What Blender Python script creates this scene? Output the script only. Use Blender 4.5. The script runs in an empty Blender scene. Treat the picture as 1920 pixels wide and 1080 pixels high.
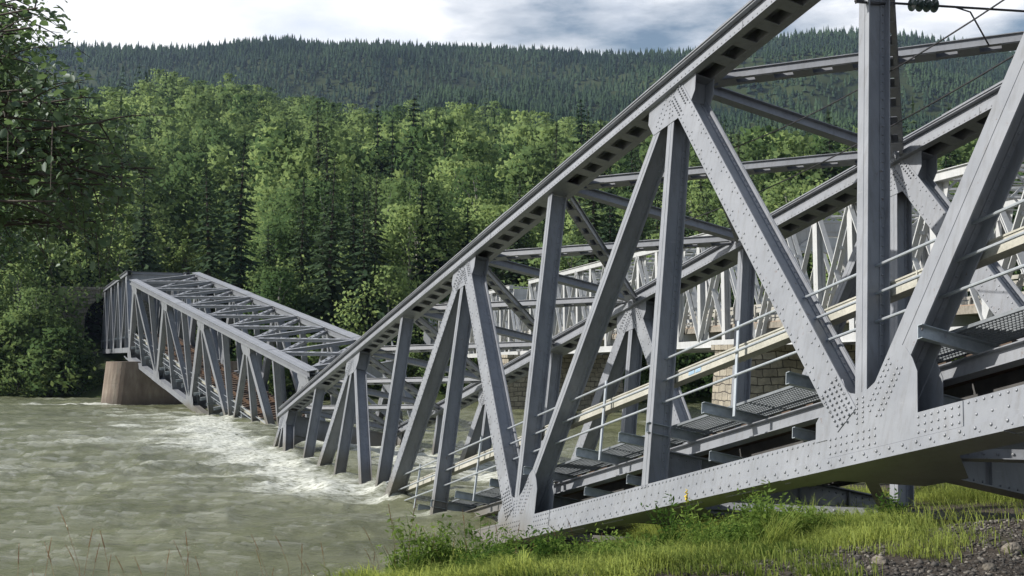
import bpy, math, random
import numpy as np
from mathutils import Vector, Matrix, Quaternion

C = bpy.context.scene.collection
R = math.radians
rng = np.random.default_rng(7)
random.seed(7)

# ------------------------------------------------------------------ camera, world, sun, exposure
PITCH = 0.0585317
cd = bpy.data.cameras.new("camera"); cam = bpy.data.objects.new("camera", cd); C.objects.link(cam)
cd.sensor_width = 36.0; cd.lens = 2187.0 / 1920 * 36.0
cd.clip_start = 0.1; cd.clip_end = 6000
cam.rotation_euler = (math.pi / 2 + PITCH, 0, 0)
bpy.context.scene.camera = cam

SUN = Vector((-0.80, -0.06, 0.58)).normalized()
world = bpy.data.worlds.new("World"); bpy.context.scene.world = world
world.use_nodes = True
wn, wl = world.node_tree.nodes, world.node_tree.links
wn.clear()
w_out = wn.new("ShaderNodeOutputWorld"); w_bg = wn.new("ShaderNodeBackground")
w_bg.inputs["Strength"].default_value = 0.074
sky = wn.new("ShaderNodeTexSky"); sky.sky_type = 'NISHITA'; sky.sun_disc = False
sky.sun_elevation = math.asin(SUN.z); sky.sun_rotation = math.atan2(SUN.x, SUN.y)
sky.air_density = 1.2; sky.dust_density = 1.0
w_tc = wn.new("ShaderNodeTexCoord"); w_map = wn.new("ShaderNodeMapping")
w_map.inputs["Scale"].default_value = (2.2, 2.2, 7.0); w_map.inputs["Location"].default_value = (0.35, 0.2, 0.0)
w_n1 = wn.new("ShaderNodeTexNoise"); w_n1.inputs["Scale"].default_value = 1.5; w_n1.inputs["Detail"].default_value = 7; w_n1.inputs["Roughness"].default_value = 0.55
w_r1 = wn.new("ShaderNodeValToRGB"); w_r1.color_ramp.elements[0].position = 0.31; w_r1.color_ramp.elements[1].position = 0.47
w_map2 = wn.new("ShaderNodeMapping"); w_map2.inputs["Scale"].default_value = (3.4, 3.4, 9.0); w_map2.inputs["Location"].default_value = (1.9, 0.6, 0.3)
w_n2 = wn.new("ShaderNodeTexNoise"); w_n2.inputs["Scale"].default_value = 1.6; w_n2.inputs["Detail"].default_value = 6
w_r2 = wn.new("ShaderNodeValToRGB"); w_r2.color_ramp.elements[0].position = 0.53; w_r2.color_ramp.elements[1].position = 0.70
w_r2.color_ramp.elements[0].color = (13.0, 13.1, 13.4, 1); w_r2.color_ramp.elements[1].color = (8.8, 9.6, 11.2, 1)
w_mix = wn.new("ShaderNodeMix"); w_mix.data_type = 'RGBA'
wl.new(w_tc.outputs["Generated"], w_map.inputs["Vector"]); wl.new(w_map.outputs[0], w_n1.inputs["Vector"])
wl.new(w_tc.outputs["Generated"], w_map2.inputs["Vector"]); wl.new(w_map2.outputs[0], w_n2.inputs["Vector"])
wl.new(w_n1.outputs["Fac"], w_r1.inputs["Fac"]); wl.new(w_n2.outputs["Fac"], w_r2.inputs["Fac"])
# clouds thin out towards the zenith
w_sep = wn.new("ShaderNodeSeparateXYZ"); wl.new(w_tc.outputs["Generated"], w_sep.inputs[0])
w_mr = wn.new("ShaderNodeMapRange"); w_mr.inputs["From Min"].default_value = 0.55; w_mr.inputs["From Max"].default_value = 0.8
w_mr.inputs["To Min"].default_value = 1.0; w_mr.inputs["To Max"].default_value = 0.15
wl.new(w_sep.outputs["Z"], w_mr.inputs["Value"])
w_mul = wn.new("ShaderNodeMath"); w_mul.operation = 'MULTIPLY'
w_my = wn.new("ShaderNodeMapRange"); w_my.inputs["From Min"].default_value = -0.3; w_my.inputs["From Max"].default_value = 0.6; w_my.inputs["To Min"].default_value = 0.25
wl.new(w_sep.outputs["Y"], w_my.inputs["Value"])
w_mul2 = wn.new("ShaderNodeMath"); w_mul2.operation = 'MULTIPLY'; wl.new(w_mr.outputs[0], w_mul2.inputs[0]); wl.new(w_my.outputs[0], w_mul2.inputs[1])
wl.new(w_r1.outputs["Color"], w_mul.inputs[0]); wl.new(w_mul2.outputs[0], w_mul.inputs[1])
wl.new(w_mul.outputs[0], w_mix.inputs["Factor"])
wl.new(sky.outputs[0], w_mix.inputs["A"]); wl.new(w_r2.outputs["Color"], w_mix.inputs["B"])
wl.new(w_mix.outputs["Result"], w_bg.inputs["Color"]); wl.new(w_bg.outputs[0], w_out.inputs[0])

sl = bpy.data.lights.new("sun", 'SUN'); sl.energy = 4.7; sl.angle = R(0.6); sl.color = (1.0, 0.95, 0.87)
so = bpy.data.objects.new("sun", sl); C.objects.link(so); so.location = (-30, 0, 60)
so.rotation_euler = (-SUN).to_track_quat('-Z', 'Y').to_euler()

vs = bpy.context.scene.view_settings
bpy.context.scene.cycles.sample_clamp_indirect = 4.0
vs.view_transform = 'Standard'; vs.look = 'None'; vs.gamma = 1; vs.exposure = 0.33

# ------------------------------------------------------------------ materials
def nodes_of(name):
    m = bpy.data.materials.new(name); m.use_nodes = True
    nt = m.node_tree; b = nt.nodes["Principled BSDF"]
    return m, nt.nodes, nt.links, b

def noise(n, l, scale, detail=4, rough=0.55, vec=None, stretch=None):
    t = n.new("ShaderNodeTexNoise"); t.inputs["Scale"].default_value = scale
    t.inputs["Detail"].default_value = detail; t.inputs["Roughness"].default_value = rough
    g = n.new("ShaderNodeNewGeometry")
    src = g.outputs["Position"]
    if stretch:
        mp = n.new("ShaderNodeMapping"); mp.inputs["Scale"].default_value = stretch
        l.new(src, mp.inputs["Vector"]); src = mp.outputs[0]
    l.new(src, t.inputs["Vector"])
    return t

def ramp(n, l, src, stops):
    r = n.new("ShaderNodeValToRGB"); e = r.color_ramp.elements
    while len(e) < len(stops): e.new(0.5)
    for k, (p, c) in enumerate(stops):
        e[k].position = p; e[k].color = (*c, 1)
    l.new(src, r.inputs["Fac"]); return r

def bump(n, l, b, src, strength, dist):
    bp = n.new("ShaderNodeBump"); bp.inputs["Strength"].default_value = strength; bp.inputs["Distance"].default_value = dist
    l.new(src, bp.inputs["Height"]); l.new(bp.outputs[0], b.inputs["Normal"])

def mat_surface(name, c0, c1, scale=3, rough=0.6, metal=0.0, bumps=0.0, bdist=0.01, bscale=None, spec=0.5, stretch=None, fine=None):
    m, n, l, b = nodes_of(name)
    t = noise(n, l, scale, 6, 0.6, stretch=stretch)
    r = ramp(n, l, t.outputs["Fac"], [(0.3, c0), (0.7, c1)])
    col = r.outputs["Color"]
    if fine:
        t2 = noise(n, l, fine[0], 3)
        r2 = ramp(n, l, t2.outputs["Fac"], [(0.35, (fine[1],) * 3), (0.65, (1, 1, 1))])
        mx = n.new("ShaderNodeMix"); mx.data_type = 'RGBA'; mx.blend_type = 'MULTIPLY'; mx.inputs["Factor"].default_value = 1
        l.new(col, mx.inputs["A"]); l.new(r2.outputs["Color"], mx.inputs["B"]); col = mx.outputs["Result"]
    l.new(col, b.inputs["Base Color"])
    b.inputs["Roughness"].default_value = rough; b.inputs["Metallic"].default_value = metal
    b.inputs["Specular IOR Level"].default_value = spec
    if bumps:
        t3 = noise(n, l, bscale or scale * 3, 5)
        bump(n, l, b, t3.outputs["Fac"], bumps, bdist)
    return m

M = {}
def steel_paint(name, ca, cb, dirt, rough):
    # painted riveted steel: slow tone drift, vertical dirt streaks and small chips
    m, n, l, b = nodes_of(name)
    t = noise(n, l, 1.3, 5, 0.6); r = ramp(n, l, t.outputs["Fac"], [(0.3, ca), (0.72, cb)])
    s = noise(n, l, 2.2, 5, 0.65, stretch=(5, 5, 0.5)); rs = ramp(n, l, s.outputs["Fac"], [(0.48, (0, 0, 0)), (0.72, (1, 1, 1))])
    mx = n.new("ShaderNodeMix"); mx.data_type = 'RGBA'
    ml = n.new("ShaderNodeMath"); ml.operation = 'MULTIPLY'; ml.inputs[1].default_value = 0.42
    l.new(rs.outputs["Color"], ml.inputs[0]); l.new(ml.outputs[0], mx.inputs["Factor"])
    l.new(r.outputs["Color"], mx.inputs["A"]); mx.inputs["B"].default_value = (*dirt, 1)
    col = mx.outputs["Result"]
    def over(col, fac, tint):
        q = n.new("ShaderNodeMix"); q.data_type = 'RGBA'; l.new(fac, q.inputs["Factor"]); l.new(col, q.inputs["A"]); q.inputs["B"].default_value = (*tint, 1); return q.outputs["Result"]
    def mul(a_, b_):
        q = n.new("ShaderNodeMath"); q.operation = 'MULTIPLY'; q.use_clamp = True; l.new(a_, q.inputs[0])
        if isinstance(b_, float): q.inputs[1].default_value = b_
        else: l.new(b_, q.inputs[1])
        return q.outputs[0]
    ch = noise(n, l, 11, 4, 0.7); rc = ramp(n, l, ch.outputs["Fac"], [(0.63, (0, 0, 0)), (0.70, (1, 1, 1))])
    big = noise(n, l, 0.8, 3); rbg = ramp(n, l, big.outputs["Fac"], [(0.45, (0, 0, 0)), (0.65, (1, 1, 1))])
    col = over(col, mul(mul(rc.outputs["Color"], rbg.outputs["Color"]), 0.75), (0.13, 0.075, 0.045))
    sc = noise(n, l, 5, 4, 0.7, stretch=(0.6, 0.6, 6)); rsc = ramp(n, l, sc.outputs["Fac"], [(0.66, (0, 0, 0)), (0.72, (1, 1, 1))])
    col = over(col, mul(rsc.outputs["Color"], 0.22), (0.5, 0.5, 0.5))
    g = n.new("ShaderNodeNewGeometry"); sx = n.new("ShaderNodeSeparateXYZ"); l.new(g.outputs["Position"], sx.inputs[0])
    wz_ = n.new("ShaderNodeMath"); wz_.operation = 'MULTIPLY_ADD'; wz_.inputs[1].default_value = -0.9; l.new(big.outputs["Fac"], wz_.inputs[0]); l.new(sx.outputs["Z"], wz_.inputs[2])
    mrz = n.new("ShaderNodeMapRange"); mrz.inputs["From Min"].default_value = -4.05; mrz.inputs["From Max"].default_value = -3.55; mrz.inputs["To Min"].default_value = 0.7; mrz.inputs["To Max"].default_value = 0.0
    l.new(wz_.outputs[0], mrz.inputs["Value"]); col = over(col, mrz.outputs[0], (0.13, 0.115, 0.085))
    l.new(col, b.inputs["Base Color"])
    b.inputs["Roughness"].default_value = rough; b.inputs["Specular IOR Level"].default_value = 0.45
    f = noise(n, l, 26, 3); bump(n, l, b, f.outputs["Fac"], 0.12, 0.004)
    return m
M['steel'] = steel_paint("grey_blue_steel_paint", (0.212, 0.226, 0.254), (0.276, 0.291, 0.320), (0.135, 0.132, 0.128), 0.40)
M['road_steel'] = steel_paint("pale_grey_bridge_paint", (0.44, 0.455, 0.465), (0.55, 0.56, 0.565), (0.30, 0.30, 0.29), 0.5)
M['galv'] = mat_surface("galvanised_steel", (0.27, 0.31, 0.345), (0.44, 0.48, 0.51), 9, 0.38, 0.2, 0.05, 0.003)
M['tube'] = mat_surface("handrail_tube", (0.42, 0.46, 0.50), (0.52, 0.56, 0.60), 6, 0.35, 0.4)
M['trough'] = mat_surface("cream_cable_trough", (0.36, 0.355, 0.30), (0.50, 0.49, 0.43), 2.5, 0.65, 0, 0.1, 0.004, fine=(30, 0.8))
M['rail'] = mat_surface("rusty_rail", (0.07, 0.045, 0.03), (0.17, 0.10, 0.06), 7, 0.6, 0.4)
M['sleeper'] = mat_surface("dark_timber", (0.05, 0.035, 0.025), (0.13, 0.085, 0.06), 5, 0.85, 0, 0.3, 0.01, stretch=(1, 1, 1))
M['grating'] = mat_surface("dull_grating", (0.13, 0.145, 0.16), (0.21, 0.23, 0.25), 6, 0.5, 0.1)
M['guard'] = mat_surface("dull_guard_rail", (0.30, 0.29, 0.26), (0.42, 0.41, 0.37), 2, 0.6)
M['shade_dark'] = mat_surface("shade_darkened_steel", (0.035, 0.035, 0.036), (0.085, 0.082, 0.08), 3, 0.6)  # stringer steel darkened so the colour carries the shade under the deck
M['blue'] = mat_surface("blue_sign_plate", (0.10, 0.25, 0.42), (0.45, 0.55, 0.62), 60, 0.5)
M['yellow'] = mat_surface("yellow_marker", (0.75, 0.42, 0.01), (0.8, 0.5, 0.02), 20, 0.5)
M['glass'] = mat_surface("green_glass_insulator", (0.04, 0.065, 0.06), (0.07, 0.10, 0.09), 20, 0.12)
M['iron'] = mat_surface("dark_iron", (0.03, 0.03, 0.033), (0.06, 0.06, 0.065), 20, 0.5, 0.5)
M['timber'] = mat_surface("weathered_deck_edge", (0.20, 0.18, 0.15), (0.36, 0.33, 0.28), 1.2, 0.85, 0, 0.2, 0.01, fine=(9, 0.7))
M['orange'] = mat_surface("rusty_orange_strip", (0.28, 0.20, 0.15), (0.38, 0.28, 0.21), 4, 0.8)
M['bark'] = mat_surface("brown_bark", (0.035, 0.028, 0.022), (0.10, 0.085, 0.07), 6, 0.9, 0, 0.5, 0.02)
M['birch_bark'] = mat_surface("pale_birch_bark", (0.10, 0.095, 0.085), (0.42, 0.41, 0.38), 2.5, 0.8)

def mat_concrete():
    m, n, l, b = nodes_of("stained_pier_concrete")
    t = noise(n, l, 0.7, 7, 0.65, stretch=(1.6, 1.6, 0.45))
    r = ramp(n, l, t.outputs["Fac"], [(0.3, (0.13, 0.098, 0.076)), (0.5, (0.205, 0.162, 0.128)), (0.72, (0.31, 0.275, 0.225))])
    # damp tide line at the foot
    g = n.new("ShaderNodeNewGeometry"); sx = n.new("ShaderNodeSeparateXYZ"); l.new(g.outputs["Position"], sx.inputs[0])
    mr = n.new("ShaderNodeMapRange"); mr.inputs["From Min"].default_value = -3.9; mr.inputs["From Max"].default_value = -2.9
    mr.inputs["To Min"].default_value = 0.45; mr.inputs["To Max"].default_value = 1
    l.new(sx.outputs["Z"], mr.inputs["Value"])
    mx = n.new("ShaderNodeMix"); mx.data_type = 'RGBA'; mx.blend_type = 'MULTIPLY'; mx.inputs["Factor"].default_value = 1
    l.new(r.outputs["Color"], mx.inputs["A"]); l.new(mr.outputs[0], mx.inputs["B"])
    l.new(mx.outputs["Result"], b.inputs["Base Color"]); b.inputs["Roughness"].default_value = 0.85
    f = noise(n, l, 4, 6)
    wv = n.new("ShaderNodeMath"); wv.operation = 'PINGPONG'; wv.inputs[1].default_value = 0.55; l.new(sx.outputs["Z"], wv.inputs[0])
    wr = ramp(n, l, wv.outputs[0], [(0.0, (0, 0, 0)), (0.03, (1, 1, 1))]); av = n.new("ShaderNodeMath"); av.operation = 'MULTIPLY_ADD'; av.inputs[1].default_value = 0.5; l.new(wr.outputs["Color"], av.inputs[0]); l.new(f.outputs["Fac"], av.inputs[2])
    bump(n, l, b, av.outputs[0], 0.5, 0.06)
    return m
M['concrete'] = mat_concrete()

def mat_masonry():
    m, n, l, b = nodes_of("squared_stone_masonry")
    tc = n.new("ShaderNodeTexCoord"); bk = n.new("ShaderNodeTexBrick")
    mp = n.new("ShaderNodeMapping"); mp.vector_type = 'POINT'
    # walls run along x or y: use x+y along the course and z up
    sx = n.new("ShaderNodeSeparateXYZ"); l.new(tc.outputs["Object"], sx.inputs[0])
    ad = n.new("ShaderNodeMath"); ad.operation = 'ADD'; l.new(sx.outputs["X"], ad.inputs[0]); l.new(sx.outputs["Y"], ad.inputs[1])
    cb = n.new("ShaderNodeCombineXYZ"); l.new(ad.outputs[0], cb.inputs["X"]); l.new(sx.outputs["Z"], cb.inputs["Y"])
    nd = noise(n, l, 1.1, 3); va = n.new("ShaderNodeVectorMath"); va.operation = 'MULTIPLY_ADD'; va.inputs[1].default_value = (0.35, 0.35, 0.35)
    l.new(nd.outputs["Color"], va.inputs[0]); l.new(cb.outputs[0], va.inputs[2]); l.new(va.outputs[0], bk.inputs["Vector"])
    bk.inputs["Scale"].default_value = 1.0; bk.inputs["Brick Width"].default_value = 0.62; bk.inputs["Row Height"].default_value = 0.34
    bk.inputs["Mortar Size"].default_value = 0.025; bk.inputs["Mortar Smooth"].default_value = 0.4; bk.inputs["Bias"].default_value = 0.0
    bk.inputs["Color1"].default_value = (0.42, 0.39, 0.33, 1); bk.inputs["Color2"].default_value = (0.28, 0.255, 0.21, 1); bk.inputs["Mortar"].default_value = (0.10, 0.09, 0.08, 1)
    t = noise(n, l, 3.0, 6, 0.7); r = ramp(n, l, t.outputs["Fac"], [(0.3, (0.55, 0.55, 0.55)), (0.7, (1.15, 1.12, 1.05))])
    mx = n.new("ShaderNodeMix"); mx.data_type = 'RGBA'; mx.blend_type = 'MULTIPLY'; mx.inputs["Factor"].default_value = 1
    l.new(bk.outputs["Color"], mx.inputs["A"]); l.new(r.outputs["Color"], mx.inputs["B"])
    l.new(mx.outputs["Result"], b.inputs["Base Color"]); b.inputs["Roughness"].default_value = 0.9
    mm = n.new("ShaderNodeMath"); mm.operation = 'SUBTRACT'
    l.new(t.outputs["Fac"], mm.inputs[0]); l.new(bk.outputs["Fac"], mm.inputs[1])
    bump(n, l, b, mm.outputs[0], 0.8, 0.08)
    return m
M['masonry'] = mat_masonry()

def mat_leaf(name, ca, cb, transl=0.35, attr=None, rough=0.5, gloss=0.0):
    m = bpy.data.materials.new(name); m.use_nodes = True
    n, l = m.node_tree.nodes, m.node_tree.links; n.clear(); transl = min(0.5, transl * 1.35)
    out = n.new("ShaderNodeOutputMaterial")
    if attr:
        a = n.new("ShaderNodeAttribute"); a.attribute_name = attr; src = a.outputs["Fac"]
    else:
        a = n.new("ShaderNodeObjectInfo"); src = a.outputs["Random"]
    t = noise(n, l, 0.9, 3)
    ad = n.new("ShaderNodeMath"); ad.operation = 'MULTIPLY_ADD'; ad.inputs[1].default_value = 0.8; ad.inputs[2].default_value = -0.18
    l.new(src, ad.inputs[0])
    ad2 = n.new("ShaderNodeMath"); ad2.operation = 'MULTIPLY_ADD'; ad2.inputs[1].default_value = 0.55
    l.new(t.outputs["Fac"], ad2.inputs[0]); l.new(ad.outputs[0], ad2.inputs[2])
    r = ramp(n, l, ad2.outputs[0], [(0.15, ca), (0.85, cb)])
    d = n.new("ShaderNodeBsdfDiffuse"); tr = n.new("ShaderNodeBsdfTranslucent"); g = n.new("ShaderNodeBsdfGlossy")
    g.inputs["Roughness"].default_value = rough; g.inputs["Color"].default_value = (0.8, 0.85, 0.9, 1)
    hs = n.new("ShaderNodeHueSaturation"); hs.inputs["Hue"].default_value = 0.485; hs.inputs["Saturation"].default_value = 1.05; hs.inputs["Value"].default_value = 1.25
    l.new(r.outputs["Color"], hs.inputs["Color"])
    l.new(r.outputs["Color"], d.inputs["Color"]); l.new(hs.outputs["Color"], tr.inputs["Color"])
    m1 = n.new("ShaderNodeMixShader"); m1.inputs[0].default_value = transl
    l.new(d.outputs[0], m1.inputs[1]); l.new(tr.outputs[0], m1.inputs[2])
    m2 = n.new("ShaderNodeMixShader"); m2.inputs[0].default_value = gloss
    l.new(m1.outputs[0], m2.inputs[1]); l.new(g.outputs[0], m2.inputs[2])
    l.new(m2.outputs[0], out.inputs["Surface"])
    return m
M['birch'] = mat_leaf("birch_foliage", (0.072, 0.128, 0.052), (0.27, 0.37, 0.145), 0.35)
M['young'] = mat_leaf("young_birch_foliage", (0.13, 0.20, 0.065), (0.27, 0.35, 0.13), 0.35)
M['spruce'] = mat_leaf("spruce_needles", (0.028, 0.054, 0.032), (0.085, 0.122, 0.062), 0.12)
M['bush'] = mat_leaf("bush_foliage", (0.065, 0.115, 0.045), (0.20, 0.28, 0.105), 0.3)
M['birch_s'] = mat_leaf("birch_wood_foliage", (0.072, 0.128, 0.052), (0.27, 0.37, 0.145), 0.35, 'tint')
M['spruce_s'] = mat_leaf("spruce_wood_foliage", (0.028, 0.054, 0.032), (0.085, 0.122, 0.062), 0.12, 'tint')
M['far_s'] = mat_leaf("far_spruce_foliage", (0.012, 0.026, 0.019), (0.062, 0.098, 0.050), 0.0, 'tint', gloss=0.0)
M['alder'] = mat_leaf("broad_alder_leaves", (0.06, 0.105, 0.045), (0.14, 0.22, 0.085), 0.36, 'tint', 0.5, 0.05)
M['grass'] = mat_leaf("bank_grass", (0.050, 0.095, 0.020), (0.35, 0.42, 0.115), 0.45, 'tint')
M['weed'] = mat_leaf("weed_leaves", (0.06, 0.12, 0.028), (0.19, 0.28, 0.07), 0.4)
M['dry'] = mat_leaf("dry_grass_stalks", (0.20, 0.12, 0.07), (0.42, 0.30, 0.17), 0.3, 'tint')
M['bloom'] = mat_surface("yellow_blossom", (0.55, 0.40, 0.02), (0.75, 0.55, 0.04), 30, 0.7)

# ------------------------------------------------------------------ helpers
def tag(o, label=None, cat=None, group=None, kind=None):
    if label: o["label"] = label
    if cat: o["category"] = cat
    if group: o["group"] = group
    if kind: o["kind"] = kind
    return o

def np_mesh(name, V, F, mat=None, tint=None, N=None):
    V = np.asarray(V, np.float32); F = np.asarray(F, np.int32); k = F.shape[1]
    me = bpy.data.meshes.new(name)
    me.vertices.add(len(V)); me.vertices.foreach_set("co", V.ravel())
    me.loops.add(F.size); me.loops.foreach_set("vertex_index", F.ravel())
    me.polygons.add(len(F)); me.polygons.foreach_set("loop_start", np.arange(0, F.size, k, dtype=np.int32))
    me.update(calc_edges=True)
    if tint is not None:
        a = me.attributes.new("tint", 'FLOAT', 'POINT'); a.data.foreach_set("value", np.asarray(tint, np.float32))
    if N is not None:
        me.polygons.foreach_set("use_smooth", np.ones(len(F), bool)); me.normals_split_custom_set_from_vertices(np.asarray(N, float).tolist())
    if mat: me.materials.append(mat)
    return me

class MB:
    def __init__(s): s.v = []; s.f = []
    def add(s, vs, fs):
        k = len(s.v); s.v += [tuple(p) for p in vs]; s.f += [tuple(i + k for i in f) for f in fs]
    def obox(s, o, ax, ay, az, x0, x1, y0, y1, z0, z1):
        o = np.asarray(o, float); ax = np.asarray(ax, float); ay = np.asarray(ay, float); az = np.asarray(az, float)
        vs = [o + ax * x + ay * y + az * z for x in (x0, x1) for y in (y0, y1) for z in (z0, z1)]
        s.add(vs, [(0, 1, 3, 2), (4, 6, 7, 5), (0, 4, 5, 1), (2, 3, 7, 6), (0, 2, 6, 4), (1, 5, 7, 3)])
    def box(s, x0, x1, y0, y1, z0, z1):
        s.obox((0, 0, 0), (1, 0, 0), (0, 1, 0), (0, 0, 1), x0, x1, y0, y1, z0, z1)
    def bar(s, p0, p1, up, w, h):
        p0 = Vector(p0); p1 = Vector(p1); a = (p1 - p0); L = a.length; a.normalize()
        b = Vector(up).cross(a).normalized(); c = a.cross(b)
        s.obox(p0, a, b, c, 0, L, -w / 2, w / 2, -h / 2, h / 2)
    def prism(s, poly, y0, y1):   # polygon in xz, extruded along y
        n = len(poly)
        vs = [(x, y0, z) for x, z in poly] + [(x, y1, z) for x, z in poly]
        fs = [tuple(range(n)), tuple(range(2 * n - 1, n - 1, -1))] + [(i, i + n, (i + 1) % n + n, (i + 1) % n) for i in range(n)]
        s.add(vs, fs)
    def tube(s, pts, rad, n=7, cap=True):
        pts = [Vector(p) for p in pts]; rads = rad if isinstance(rad, (list, tuple)) else [rad] * len(pts)
        k = len(s.v); prev = None
        for i, p in enumerate(pts):
            d = (pts[min(i + 1, len(pts) - 1)] - pts[max(i - 1, 0)]).normalized()
            if prev is None:
                t = Vector((0, 0, 1)) if abs(d.z) < 0.9 else Vector((1, 0, 0)); prev = d.cross(t).normalized()
            b = (prev - d * prev.dot(d)).normalized(); c = d.cross(b); prev = b
            for q in range(n):
                a = 2 * math.pi * q / n
                s.v.append(tuple(p + (b * math.cos(a) + c * math.sin(a)) * rads[i]))
        for i in range(len(pts) - 1):
            for q in range(n):
                a0 = k + i * n + q; a1 = k + i * n + (q + 1) % n
                s.f.append((a0, a1, a1 + n, a0 + n))
        if cap:
            s.f.append(tuple(k + q for q in range(n - 1, -1, -1))); s.f.append(tuple(k + (len(pts) - 1) * n + q for q in range(n)))
    def rivet(s, c, nrm, r=0.018, h=0.012, n=7):
        r *= 1.15; h *= 1.3; nrm = Vector(nrm).normalized(); t = Vector((1, 0, 0)) if abs(nrm.x) < 0.8 else Vector((0, 0, 1))
        b = nrm.cross(t).normalized(); d = nrm.cross(b); c = Vector(c); k = len(s.v)
        for rr, hh in ((r, -0.002), (r * 0.72, h * 0.75)):
            for q in range(n):
                a = 2 * math.pi * q / n
                s.v.append(tuple(c + (b * math.cos(a) + d * math.sin(a)) * rr + nrm * hh))
        s.v.append(tuple(c + nrm * h))
        for q in range(n):
            q1 = (q + 1) % n
            s.f.append((k + q, k + q1, k + n + q1, k + n + q)); s.f.append((k + n + q, k + n + q1, k + 2 * n))
    def mesh(s, name, mat):
        me = bpy.data.meshes.new(name); me.from_pydata(s.v, [], s.f)
        import bmesh
        bm = bmesh.new(); bm.from_mesh(me); bmesh.ops.recalc_face_normals(bm, faces=bm.faces); bm.to_mesh(me); bm.free()
        me.materials.append(mat); return me
    def build(s, name, mat, parent=None, loc=(0, 0, 0)):
        return put(name, s.mesh(name, mat), parent, loc)

def put(name, me, parent=None, loc=(0, 0, 0)):
    o = bpy.data.objects.new(name, me); C.objects.link(o); o.location = loc
    if parent: o.parent = parent
    return o

def empty(name, loc=(0, 0, 0), mat4=None):
    o = bpy.data.objects.new(name, None); C.objects.link(o); o.empty_display_size = 0.3
    if mat4 is not None: o.matrix_world = mat4
    else: o.location = loc
    return o

_P = np.random.default_rng(3).integers(0, 256, 512); _T = np.random.default_rng(4).random(256)
def vnoise(x, y, seed=0):
    x = np.asarray(x, float); y = np.asarray(y, float)
    ix = np.floor(x).astype(int); iy = np.floor(y).astype(int); fx = x - ix; fy = y - iy
    fx = fx * fx * (3 - 2 * fx); fy = fy * fy * (3 - 2 * fy)
    h = lambda a, b: _T[_P[((a & 255) + _P[(b + seed * 17) & 255]) & 511] & 255]
    return (h(ix, iy) * (1 - fx) + h(ix + 1, iy) * fx) * (1 - fy) + (h(ix, iy + 1) * (1 - fx) + h(ix + 1, iy + 1) * fx) * fy
def fbm(x, y, seed=0, oct=4):
    s = 0; a = 0.5
    for o in range(oct):
        s = s + a * vnoise(x * 2 ** o + o * 13.7, y * 2 ** o + o * 7.3, seed + o); a *= 0.5
    return s
def smooth(a, b, x):
    t = np.clip((np.asarray(x, float) - a) / (b - a), 0, 1); return t * t * (3 - 2 * t)

# ------------------------------------------------------------------ ground and hills
ZW = -3.95                                     # river level below the camera
EY = [-40, 0, 6.5, 8, 9.5, 11, 14, 18, 22, 25.5, 28, 31, 36, 42, 55, 80, 120]
EX = [-12, -8.5, -7.6, -6.8, -5.7, -4.8, -3.3, -2.3, -1.5, -0.6, 2, 6, 12, 18, 26, 40, 60]
def edge_x(y): return np.interp(y, EY, EX)
def far_y(x): return np.interp(x, [-400, -60, -48, -10, 13, 60, 400], [200, 118, 112, 104, 97, 88, 60])
RX = np.array([-400, 60, 110, 200, 330, 420, 560, 640, 750, 880, 1000, 1100, 1200, 1350, 1500, 1700, 1850, 2000, 2400])
RY = np.array([200, 175, 150, 132, 118, 128, 165, 182, 192, 180, 205, 218, 222, 245, 268, 262, 278, 262, 262])
SX = np.array([-400, 110, 250, 350, 450, 540, 600, 700, 850, 1000, 1160, 1290, 1340, 1440, 1540, 1640, 1700, 1800, 1920, 2400])
SY = np.array([70, 64, 67, 70, 57, 52, 62, 60, 67, 72, 82, 77, 72, 52, 36, 36, 41, 56, 78, 120])
DR, DS = 430.0, 1500.0
def height(x, y):
    x = np.asarray(x, float); y = np.asarray(y, float)
    # near bank
    st0 = 8.7 + 0.5 * np.clip(x, -1, 5)
    top = -1.62 - 1.0 * smooth(0, 6.2, y - st0) - 0.5 * smooth(15, 24, y) * (1 - smooth(1, 6, x))
    low = 1 - smooth(0.6, 3.6, x)
    top = top * (1 - low) + low * (-1.62 - 0.19 * np.clip(y - 9.2, 0, 15)) + 0.18 * (fbm(x * 0.5, y * 0.5, 5) - 0.5) + 0.25 * smooth(25, 40, y)
    e = x - edge_x(y)
    near = ZW + (top - ZW) * (1 - np.exp(-np.maximum(e, 0) / 1.7)) - 0.9 * np.clip(-e, 0, 2.5)
    # far hill, by azimuth
    px = 960 + 2187 * x / np.maximum(y, 20)
    dr = DR / 1.0; ye = np.interp(px, RX, RY); ys = np.interp(px, SX, SY)
    zr = dr * (668 - ye) / 2187 - 25; zs = DS * (668 - ys) / 2187 - 13
    fy_ = far_y(x); t = (y - fy_) / (dr - fy_)
    hill = ZW + 0.5 + (zr - ZW) * (0.80 * t + 0.20 * t * t) + (fbm(x * 0.012, y * 0.012, 9) - 0.47) * 22 * np.clip(t, 0, 1) * np.clip(1.4 - t, 0, 1)
    t2 = np.clip((y - dr) / (DS - dr), 0, 1)
    far = zr + (zs - zr) * (0.55 * t2 + 0.45 * t2 * t2) + (fbm(x * 0.006, y * 0.006, 21) - 0.47) * 120 * np.clip(4 * t2 * (1 - t2), 0, 1)
    far = far - np.maximum(y - DS, 0) * 0.12
    hz = np.where(y < dr, hill, far)
    hz = np.where(t < 0, ZW - 0.5 + 0.35 * (y - fy_), hz)
    bed = ZW - 2.5
    return np.where(y < 62, np.maximum(near, bed), np.maximum(np.maximum(hz, bed), np.where(y < 75, near, -99)))

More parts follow.
